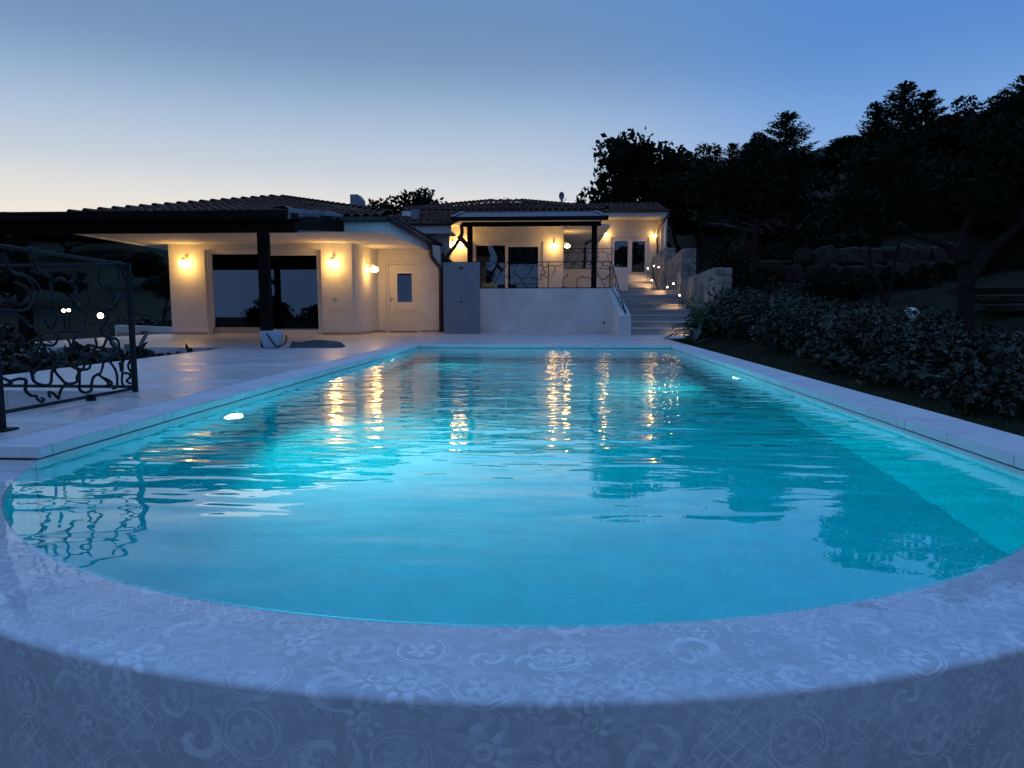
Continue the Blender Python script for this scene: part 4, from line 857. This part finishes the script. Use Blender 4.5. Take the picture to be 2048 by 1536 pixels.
def limb(mb, p, d_, L, r, depth, rs, ends, bend=.35, up=.12):
    p = Vector(p); d_ = Vector(d_).normalized(); pts = [p.copy()]; n_ = 5
    for i in range(n_):
        d_ = (d_ + Vector(rs.normal(size=3)) * bend * .35 + Vector((0, 0, up))).normalized(); p = p + d_ * L / n_; pts.append(p.copy())
    mb.tube(pts, [r * (1 - .45 * i / n_) for i in range(n_ + 1)], 7 if r > .06 else 5, True)
    if depth == 0: ends.append(pts[-1]); ends.append(pts[-2]); return
    for k in range(int(rs.integers(2, 4))):
        a = Vector(rs.normal(size=3)); a = (a - d_ * a.dot(d_)).normalized(); limb(mb, pts[-1 - (k % 2)], d_ * .75 + a * .8, L * rs.uniform(.6, .85), r * .55, depth - 1, rs, ends, bend, up)
def oak_meshes(seed, n_leaf=9500, leaf=.115, flat=.75, depth=3):
    """unit tree about 6 m tall; trunk and crown meshes at the origin"""
    rs = np.random.default_rng(seed); mb = MB(); ends = []
    lean = Vector((rs.normal() * .12, rs.normal() * .12, 1))
    limb(mb, (0, 0, -.3), lean, 2.0, .20, depth, rs, ends, .35, .10)
    E = np.array([tuple(e) for e in ends]); cz = E[:, 2].mean(); cs = list(E + rs.normal(size=E.shape) * .15)
    c0 = np.array([E[:, 0].mean(), E[:, 1].mean(), cz + .3])
    for _ in range(14):
        q = rs.normal(size=3); q /= np.linalg.norm(q); cs.append(c0 + q * np.array([1.9, 1.9, 1.5]) * rs.uniform(.55, 1.0))
    cs = np.array(cs); cs = cs[cs[:, 2] > 1.6]; radii = np.stack([rs.uniform(.45, .95, len(cs))] * 3, 1) * np.array([1, 1, flat])
    V, F_ = leaf_cloud(cs, radii, n_leaf, leaf, rs); return mb, V, F_
def conifer_meshes(seed, h=7.0, R0=1.7, n_b=150):
    """upswept branches in rough whorls, needle tufts along them"""
    rs = np.random.default_rng(seed); mb = MB(); mb.tube([(0, 0, -.3), (.03, .02, h * .5), (0, 0, h)], [.13, .08, .01], 7); V = []; n0 = 0
    for i in range(n_b):
        t = (i + rs.random()) / n_b; z = h * (.10 + .90 * t ** .85); a = rs.random() * 6.283; L = R0 * (1 - t) ** .8 * rs.uniform(.55, 1.15) + .18
        pts = [np.array([math.cos(a) * L * s_, math.sin(a) * L * s_, z + L * (.10 * s_ + .45 * s_ ** 2)]) for s_ in np.linspace(0, 1, 6)]
        mb.tube([tuple(q) for q in pts[::2] + [pts[-1]]], [.022, .016, .01, .004], 4, False)
        for s_ in np.linspace(.12, 1.05, max(7, int(L * 16))):
            c = np.array([math.cos(a) * L * s_, math.sin(a) * L * s_, z + L * (.10 * s_ + .45 * s_ ** 2)])
            for _ in range(3):
                d_ = np.array([math.cos(a) * .6, math.sin(a) * .6, .55]) + rs.normal(size=3) * .55; d_ /= np.linalg.norm(d_); sd = np.cross(d_, rs.normal(size=3)); sd /= np.linalg.norm(sd) + 1e-9
                ln = rs.uniform(.12, .26); wd = ln * .22; c2 = c + rs.normal(size=3) * .05
                V += [c2, c2 + d_ * ln * .5 + sd * wd, c2 + d_ * ln, c2 + d_ * ln * .5 - sd * wd]
    for _ in range(40):
        c = np.array([0, 0, h * rs.uniform(.93, 1.03)]); d_ = np.array([0, 0, 1]) + rs.normal(size=3) * .3; d_ /= np.linalg.norm(d_); sd = np.cross(d_, rs.normal(size=3)); sd /= np.linalg.norm(sd); ln = .22
        V += [c, c + d_ * ln * .5 + sd * .03, c + d_ * ln, c + d_ * ln * .5 - sd * .03]
    return mb, np.array(V), np.arange(len(V)).reshape(-1, 4)
PROTO = {}
def proto(kind, i):
    if (kind, i) in PROTO: return PROTO[(kind, i)]
    mb, V, F_ = {'oak': lambda: oak_meshes(100 + i), 'conifer': lambda: conifer_meshes(200 + i)}[kind]()
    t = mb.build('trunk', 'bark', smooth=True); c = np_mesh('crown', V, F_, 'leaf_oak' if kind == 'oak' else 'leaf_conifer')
    top = float(V[:, 2].max()); wid = float(np.percentile(np.abs(V[:, :2]), 96)); PROTO[(kind, i)] = (t.data, c.data, top, wid)
    bpy.data.objects.remove(t); bpy.data.objects.remove(c); return PROTO[(kind, i)]
def tree(kind, i, x, y, top, label, width=None, group=None, zb=None, name=None):
    tm, cm, h, wd = proto(kind, i); zb = gz(x, y) if zb is None else zb; s_ = (top - zb) / h; sx = s_ if width is None else width / (2 * wd)
    r_ = thing(name or {'oak': 'oak_tree', 'conifer': 'conifer_tree'}[kind], label, 'tree', (x, y, zb), group); r_.scale = (sx, sx, s_); r_.rotation_euler = (0, 0, random.uniform(0, 6.28))
    for nm, me in (('trunk', tm), ('crown', cm)):
        o = bpy.data.objects.new(nm, me); COL.objects.link(o); o.parent = r_
    return r_
def at(px, py, y):                                   # point at depth y on the line of sight of a photo measurement
    yaw, pit, F_ = R(3.366), R(6.11), 1420.0
    f = Vector((-math.sin(yaw) * math.cos(pit), math.cos(yaw) * math.cos(pit), -math.sin(pit))); r_ = Vector((math.cos(yaw), math.sin(yaw), 0)); u_ = r_.cross(f)
    d_ = f + r_ * ((px - 1024) / F_) - u_ * ((py - 768) / F_); return Vector((0, 0, .7225)) + d_ * (y / d_.y)
def tree_at(kind, i, px, py, y, wpx, label, group=None, **k):
    q = at(px, py, y); return tree(kind, i, q.x, y, q.z, label, wpx * y / 1424 * 1.0, group, **k)
tree_at('oak', 0, 1305, 268, 46, 205, 'largest round dark oak on the skyline behind the upper wing')
tree_at('oak', 1, 1243, 340, 50, 75, 'dark oak sloping down to the left of the largest oak')
tree_at('oak', 2, 1412, 283, 48, 95, 'small ragged oak just right of the largest oak')
tree_at('conifer', 0, 1466, 283, 46, 62, 'short pointed conifer, leftmost of the conifers')
tree_at('conifer', 1, 1517, 262, 44, 80, 'conifer immediately left of the tallest pointed conifer')
tree_at('conifer', 2, 1575, 220, 43, 105, 'tallest pointed conifer in the middle of the right slope')
tree_at('oak', 3, 1627, 303, 44, 80, 'low ragged tree right of the tallest pointed conifer')
tree_at('oak', 1, 1690, 268, 46, 130, 'broad dark tree between the two groups of conifers')
tree_at('conifer', 1, 1752, 200, 40, 75, 'leftmost conifer of the upper right group')
tree_at('conifer', 0, 1811, 160, 40, 105, 'highest conifer of the upper right group')
tree_at('conifer', 2, 1857, 178, 39, 90, 'conifer just right of the highest one, upper right group')
tree_at('oak', 2, 1925, 192, 36, 130, 'ragged tree on the skyline right of the conifer group')
tree_at('oak', 0, 2005, 188, 34, 120, 'ragged tree on the skyline near the right edge')
tree_at('conifer', 1, 2062, 140, 34, 120, 'dark conifer cut by the right edge of the view')
lab = 'dark evergreen tree in the dense wood on the right slope'
for j, (px, py, y, wpx) in enumerate([(1350, 330, 43, 150), (1450, 345, 40, 170), (1545, 335, 38, 190), (1650, 330, 39, 190), (1750, 290, 37, 200), (1830, 265, 35, 200), (1920, 260, 33, 210), (2010, 250, 31, 220), (2080, 250, 28, 220), (1452, 395, 34, 120), (1400, 420, 44, 90), (1490, 430, 31, 120), (1770, 370, 29, 220), (1880, 350, 27, 240), (1990, 340, 25, 260), (2090, 330, 23, 260), (1700, 420, 31, 170), (1600, 380, 30, 170), (1520, 400, 32, 150), (1830, 410, 25, 200), (1940, 400, 24, 220), (2060, 410, 22, 200)]):
    tree_at('oak', j % 4, px, py, y, wpx, lab, 'trees of the dense wood on the right slope')
tree_at('oak', 0, 798, 374, 36, 165, 'round leafy tree rising behind the tiled roofs', zb=1.0)
tree_at('oak', 2, 1015, 393, 44, 75, 'low bushy tree top peeping over the terrace roof ridge', zb=1.0)
tree_at('oak', 0, 1172, 394, 62, 34, 'small far tree left of the oaks on the skyline', zb=1.5)

def garden_tree(name, label, base, stems, leaf_n, csize, crown_c, crown_r, seed):
    rs = np.random.default_rng(seed); t = thing(name, label, 'tree', base); mb = MB()
    for pts, r0 in stems: mb.tube(smooth_path(pts, 5), list(np.linspace(r0, r0 * .45, 5 * (len(pts) - 1) + 1)), 9)
    mb.build('trunk', 'bark', t, smooth=True)
    cs = []; 
    for _ in range(34):
        q = rs.normal(size=3); q /= np.linalg.norm(q); cs.append(np.array(crown_c) + q * np.array(crown_r) * rs.uniform(.35, 1.0))
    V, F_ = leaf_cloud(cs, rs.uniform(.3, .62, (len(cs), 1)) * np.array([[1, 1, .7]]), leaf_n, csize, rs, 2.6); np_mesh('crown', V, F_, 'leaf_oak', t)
garden_tree('olive_tree', 'old olive tree with a thick forked trunk on the lawn at right', (6.64, 12, gz(6.64, 12)), [([(0, 0, -.1), (.03, 0, .35), (.0, .02, .8), (-.1, 0, 1.2)], .16), ([(0, 0, .7), (.16, 0, 1.05), (.42, .05, 1.35), (.8, 0, 1.75), (1.0, .1, 2.4)], .12), ([(-.08, 0, 1.1), (-.35, 0, 1.38), (-.8, .05, 1.55), (-1.1, 0, 1.75)], .075), ([(-.05, 0, 1.1), (0, .1, 1.6), (.2, .1, 2.3)], .09)], 9000, .075, (.55, .3, 2.75), (2.2, 1.7, .95), 41)
garden_tree('young_olive', 'slim many-stemmed tree in front of the boulder wall', (7.9, 17.6, gz(7.9, 17.6)), [([(0, 0, -.1), (-.12, 0, .5), (-.35, .1, 1.1), (-.4, 0, 1.9)], .055), ([(.02, 0, 0), (.12, 0, .5), (.2, 0, 1.2), (.4, .1, 1.9)], .05), ([(-.5, .1, -.05), (-.42, .1, .4), (-.1, .1, .7)], .03)], 3800, .08, (0, .2, 2.5), (1.4, 1.2, .7), 42)
garden_tree('forked_tree', 'dark forked tree trunk behind the hedge near the stair walls', (6.05, 22.2, 1.2), [([(0, 0, -.3), (.05, 0, .6), (.0, 0, 1.3), (.1, 0, 2.2)], .17), ([(.02, 0, .95), (-.18, 0, 1.4), (-.4, 0, 2.0)], .09)], 5200, .12, (.1, .3, 3.2), (2.2, 1.7, 1.2), 43)
# bare twiggy shrub
tw_ = thing('bare_shrub', 'large leafless greyish shrub on the slope between the trees', 'shrub', (10.5, 28.5, gz(10.5, 28.5))); tw_.scale = (1, 1, .6); rs = np.random.default_rng(3); mb = MB()
for _ in range(150):
    bx, by = rs.normal() * 1.0, rs.normal() * .6; p0 = Vector((bx, by, -.1)); d0 = Vector((rs.normal() * .35 + bx * .25, rs.normal() * .3, 1)).normalized(); pts = [p0]; L = rs.uniform(1.6, 3.4)
    for i in range(4): d0 = (d0 + Vector(rs.normal(size=3)) * .14).normalized(); pts.append(pts[-1] + d0 * L / 4)
    mb.tube(pts, [.022, .018, .013, .009, .004], 3, False)
    for i in (2, 3):
        for _k in range(3):
            d1 = (d0 + Vector(rs.normal(size=3)) * .6).normalized(); mb.tube([pts[i], pts[i] + d1 * .35, pts[i] + (d1 + d0 * .4) * .6], [.009, .006, .003], 3, False)
mb.build('branches', 'twig', tw_)
# small tiled house up the slope and a far white one on the left
hs = thing('slope_house', 'small tiled roof glimpsed among the trees high on the right slope', 'house'); q0 = at(1688, 345, 30)
zr = q0.z; box('wall', 'granite_shaded', hs, q0.x - .8, q0.x + .8, 30.3, 32.3, zr - 2.5, zr - .15)
sp_ = [((q0.x - 1.0, 30.0, zr - .25), (q0.x + 1.0, 30.0, zr - .25), (q0.x + .8, 31.6, zr + .18), (q0.x - .5, 31.6, zr + .18))]; sr = plate(sp_, .05).build('roof', 'terracotta_bed', hs); tile_roof(sr, slope_frames(sp_[0], .22)); settle(hs, (q0.x, 31, zr - 2.5))
fh = thing('far_house', 'tiny pale house far off on the left hillside behind the railing', 'house'); q0 = at(198, 508, 110)
box('wall', 'plaster', fh, q0.x - 1.6, q0.x + 1.2, 110, 113, q0.z - .9, q0.z + .35); box('roof', 'terracotta_bed', fh, q0.x - 1.8, q0.x + 1.4, 109.8, 113.2, q0.z + .36, q0.z + .6); box('wing', 'plaster', fh, q0.x + 1.21, q0.x + 1.9, 110, 112, q0.z - 1.6, q0.z + .1); box('window', 'room_dark', fh, q0.x - .5, q0.x + .2, 109.95, 109.99, q0.z - .5, q0.z); settle(fh, (q0.x, 111, q0.z - 1.6))
# left hillside trees and those behind the viewer that the window mirrors
lab = 'dark tree on the hillside left of the pool house'
for j, (px, py, y, wpx) in enumerate([(60, 434, 60, 200), (200, 436, 60, 150), (-60, 430, 50, 240), (310, 440, 62, 130), (260, 500, 40, 120), (130, 450, 52, 180), (20, 520, 34, 200), (150, 540, 34, 120), (330, 540, 30, 90)]):
    tree_at('oak', j % 4, px, py, y, wpx, lab, 'trees on the left hillside')
for j, (x, y, h_) in enumerate([(-9, -16, .9), (-3, -19, .3), (3, -15, 1.0), (-15, -14, .8), (9, -17, 1.5), (-22, -18, 1.2), (16, -14, 2.0)]):
    tree('oak', j % 4, x, y, h_ + .6, 'dark garden tree below the curved pool edge, behind the viewer', None, 'trees below the pool', zb=-3.2)

# hedge of glossy-leaved shrubs along the right pool edge
def shrub(c, rad, n_, size, seed, mat, label, group, name='shrub', aspect=2.0):
    rs = np.random.default_rng(seed); x, y, z = c; t = thing(name, label, 'shrub', (x, y, z), group); cs = []; rr = []
    for _ in range(18):
        a = rs.random() * 6.283; k = math.sqrt(rs.random()); cs.append((math.cos(a) * k * rad[0] * .72, math.sin(a) * k * rad[1] * .72, rad[2] * rs.uniform(.18, .80) * (1 - .25 * k))); rr.append(rs.uniform(.22, .36))
    rr = np.array(rr)[:, None] * np.array([[1, 1, .85]]) * (rad[2] / .85); V, F_ = leaf_cloud(cs, rr, n_, size, rs, aspect, .2); V[:, 2] = np.maximum(V[:, 2], .01); np_mesh('foliage', V, F_, mat, t)
    mb = MB()
    for _ in range(14):
        e_ = cs[int(rs.integers(len(cs)))]; mb.tube([(e_[0] * .25, e_[1] * .25, -.05), (e_[0] * .6, e_[1] * .6, e_[2] * .5), (e_[0] * 1.05, e_[1] * 1.05, e_[2] + .12)], [.012, .009, .004], 4, False)
    mb.build('stems', 'bark', t)
ORD = 'first second third fourth fifth sixth seventh eighth ninth tenth eleventh twelfth'.split()
HN = 'low dark ground shrub spilling to the near right pool coping'
HL, HG = 'dark glossy-leaved shrub in the back row behind the right pool hedge', 'shrubs along the right pool edge'
for j, (x, y, rx, ry, h_) in enumerate([(4.15, 16.9, .75, .8, 1.25), (3.95, 15.6, .8, .85, 1.15), (4.1, 14.3, .9, .85, 1.02), (4.15, 13.0, .95, .85, .88), (4.1, 11.8, .95, .8, .86), (4.15, 10.6, .95, .8, .80), (4.1, 9.5, .9, .75, .72), (4.1, 8.5, .85, .7, .58), (4.05, 7.6, .8, .65, .46), (4.0, 6.8, .75, .6, .40), (3.85, 6.0, .7, .6, .36), (3.7, 5.2, .6, .55, .34), (5.0, 12.3, .7, .9, .8), (5.0, 14.4, .8, .9, 1.0), (5.0, 16.4, .8, .9, 1.2), (4.9, 10.2, .7, .8, .62), (4.8, 8.4, .7, .8, .45), (3.45, 8.0, .5, .7, .26), (3.4, 7.0, .5, .6, .26), (3.35, 6.1, .5, .6, .24), (3.25, 5.2, .45, .55, .22), (3.5, 9.2, .45, .6, .3)]):
    shrub((x, y, gz(x, y)), (rx, ry, h_), 3200 if j < 12 else 1500, .034 if j > 5 else .042, 300 + j, 'leaf_hedge', ('%s glossy-leaved shrub from the stair foot in the front row along the right pool edge' % ORD[j]) if j < 12 else HL if j < 17 else HN, HG)
SL, SG = 'dark low bush on the slope above the boulder wall', 'bushes on the right slope'
for j, (px, py, y) in enumerate([(1470, 470, 26), (1560, 480, 25), (1640, 470, 25), (1720, 480, 24), (1800, 465, 24.5), (1880, 470, 24), (1960, 460, 23.5), (2040, 450, 23), (1600, 430, 28), (1700, 440, 27.5), (1850, 420, 27), (1980, 410, 26), (1500, 505, 24.5), (1520, 520, 21.3), (1660, 535, 21.2), (1790, 530, 21.0), (1900, 525, 21.3), (2010, 520, 21)]):
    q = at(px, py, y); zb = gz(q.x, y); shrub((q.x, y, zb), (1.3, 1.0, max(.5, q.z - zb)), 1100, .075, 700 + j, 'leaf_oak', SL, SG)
# left planting bed
BL, BG = 'dark low shrub in the planting bed behind the stairwell railing', 'shrubs in the left planting bed'
for j, (x, y, rx, ry, h_) in enumerate([(-7.0, 7.2, .9, .8, .75), (-6.9, 8.6, .8, .8, .62), (-6.9, 10.0, .8, .8, .52), (-7.0, 11.3, .9, .7, .38), (-8.4, 8.4, .9, .9, .85), (-8.5, 10.4, 1.0, 1.0, .62), (-9.8, 11.0, 1.0, 1.0, .5), (-10.4, 9.2, 1.1, 1.0, .9), (-6.5, 11.9, .5, .35, .22), (-12.2, 13, 1.2, 1.2, .8), (-13.4, 16, 1.2, 1.2, .8), (-12.9, 21.2, .9, .8, .95), (-11.9, 21.6, .7, .6, .9), (-15.5, 19, 1.4, 1.2, .7)]):
    shrub((x, y, gz(x, y)), (rx, ry, h_), 1000, .06, 400 + j, 'leaf_bed', BL, BG)
def blade(mb, base, a, L, w_, droop, lift, rs, seg=6):
    """one long channelled leaf"""
    ca, sa = math.cos(a), math.sin(a); vs = []
    for i in range(seg + 1):
        t = i / seg; r_ = L * t * math.cos(lift) ; z = L * (t * math.sin(lift) - droop * t * t); wd = w_ * (math.sin(math.pi * min(1, .18 + .82 * (1 - t))) ** .8) * (1 if t < 1 else 0) + .001
        c = Vector((base[0] + ca * r_, base[1] + sa * r_, base[2] + z)); s_ = Vector((-sa, ca, 0)); vs += [c + s_ * wd + Vector((0, 0, wd * .4)), c, c - s_ * wd + Vector((0, 0, wd * .4))]
    fs = []
    for i in range(seg): fs += [(i * 3, i * 3 + 1, i * 3 + 4, i * 3 + 3), (i * 3 + 1, i * 3 + 2, i * 3 + 5, i * 3 + 4)]
    mb.add(vs, fs)
def rosette(name, label, c, n_, L, w_, droop, lift, mat, seed, group=None):
    rs = np.random.default_rng(seed); t = thing(name, label, 'plant', c, group)
    for i in range(n_):
        mb = MB(); blade(mb, (0, 0, .02), i * 2.4 + rs.normal() * .15, L * rs.uniform(.7, 1.1), w_ * rs.uniform(.8, 1.15), droop * rs.uniform(.5, 1.3), rs.uniform(*lift), rs); mb.build('leaf', mat, t, smooth=True)
rosette('agave', 'large arching agave in the bed behind the railing end post', (-6.7, 10.9, -.3), 16, .95, .055, .45, (.5, 1.35), 'leaf_agave', 51)
rosette('agave', 'spiky agave low in the planting bed at the deck corner', (-6.35, 12.1, -.3), 14, .6, .03, .3, (.3, 1.2), 'leaf_agave', 52)
rosette('agave', 'small spiky plant at the foot of the stairs by the pool corner', (2.95, 15.1, -.05), 18, .55, .022, .25, (.35, 1.3), 'leaf_agave', 53)
def palm(label, c, fr, seed):
    rs = np.random.default_rng(seed); t = thing('palm', label, 'plant', c)
    for (a, L, lift, droop) in fr:
        mb = MB(); pts = []
        for i in range(9):
            s_ = i / 8; pts.append(Vector((math.cos(a) * L * s_ * math.cos(lift), math.sin(a) * L * s_ * math.cos(lift), .1 + L * (s_ * math.sin(lift) - droop * s_ * s_))))
        mb.tube(pts, list(np.linspace(.012, .004, 9)), 4, False); side = Vector((-math.sin(a), math.cos(a), 0))
        for i in range(2, 9):
            for k in range(3):
                p0 = pts[i - 1].lerp(pts[i], k / 3); tdir = (pts[i] - pts[i - 1]).normalized()
                for s_ in (-1, 1):
                    d_ = (side * s_ * .8 + tdir * .75 + Vector((0, 0, -.25 + rs.normal() * .12))).normalized(); ln = L * .30 * (1 - .5 * abs(i / 8 - .45)); p1 = p0 + d_ * ln; n1 = tdir.cross(d_).normalized().cross(d_) * .012
                    mb.add([p0, p0.lerp(p1, .4) + n1, p1, p0.lerp(p1, .4) - n1], [(0, 1, 2, 3)])
        mb.build('frond', 'leaf_palm', t)
palm('young palm with drooping fronds at the foot of the stairs', (3.35, 16.2, -.05), [(3.3, 1.25, .95, .62), (2.7, 1.25, 1.25, .25), (3.0, 1.0, .6, .55), (.5, 1.1, 1.0, .4), (1.6, 1.2, 1.2, .35), (4.2, 1.1, .8, .6), (5.2, 1.1, .9, .5), (2.1, 1.15, 1.35, .2), (.0, 1.0, 1.2, .3), (3.6, .9, 1.1, .5), (.9, 1.0, .8, .5), (2.4, 1.0, .7, .5)], 61)
shrub((3.6, 16.6, -.05), (.55, .6, .85), 1300, .05, 66, 'leaf_palm', 'green bushy plant beside the palm at the stair foot', None)
# grass between the coping and the hedge, and on the lawn
rs = np.random.default_rng(9); n_ = 26000; gxx = np.concatenate([rs.uniform(2.68, 3.6, n_ // 2), rs.uniform(3.3, 9.5, n_ // 2)]); gyy = rs.uniform(4.2, 17.5, n_); zz = ground_z(gxx, gyy) - .01
a = rs.random(n_) * 6.283; hgt = rs.uniform(.025, .07, n_); ln_ = rs.normal(size=(n_, 2)) * .03; wd = .004
c = np.stack([gxx, gyy, zz], 1); s_ = np.stack([np.cos(a), np.sin(a), 0 * a], 1) * wd; tip = c + np.concatenate([ln_, hgt[:, None]], 1)
V = np.stack([c - s_, c + s_, tip], 1).reshape(-1, 3)
tag(np_mesh('grass', V, np.arange(n_ * 3).reshape(-1, 3), 'grass_blade'), 'short dark grass beside the right pool coping and on the lawn', 'grass', kind='stuff')
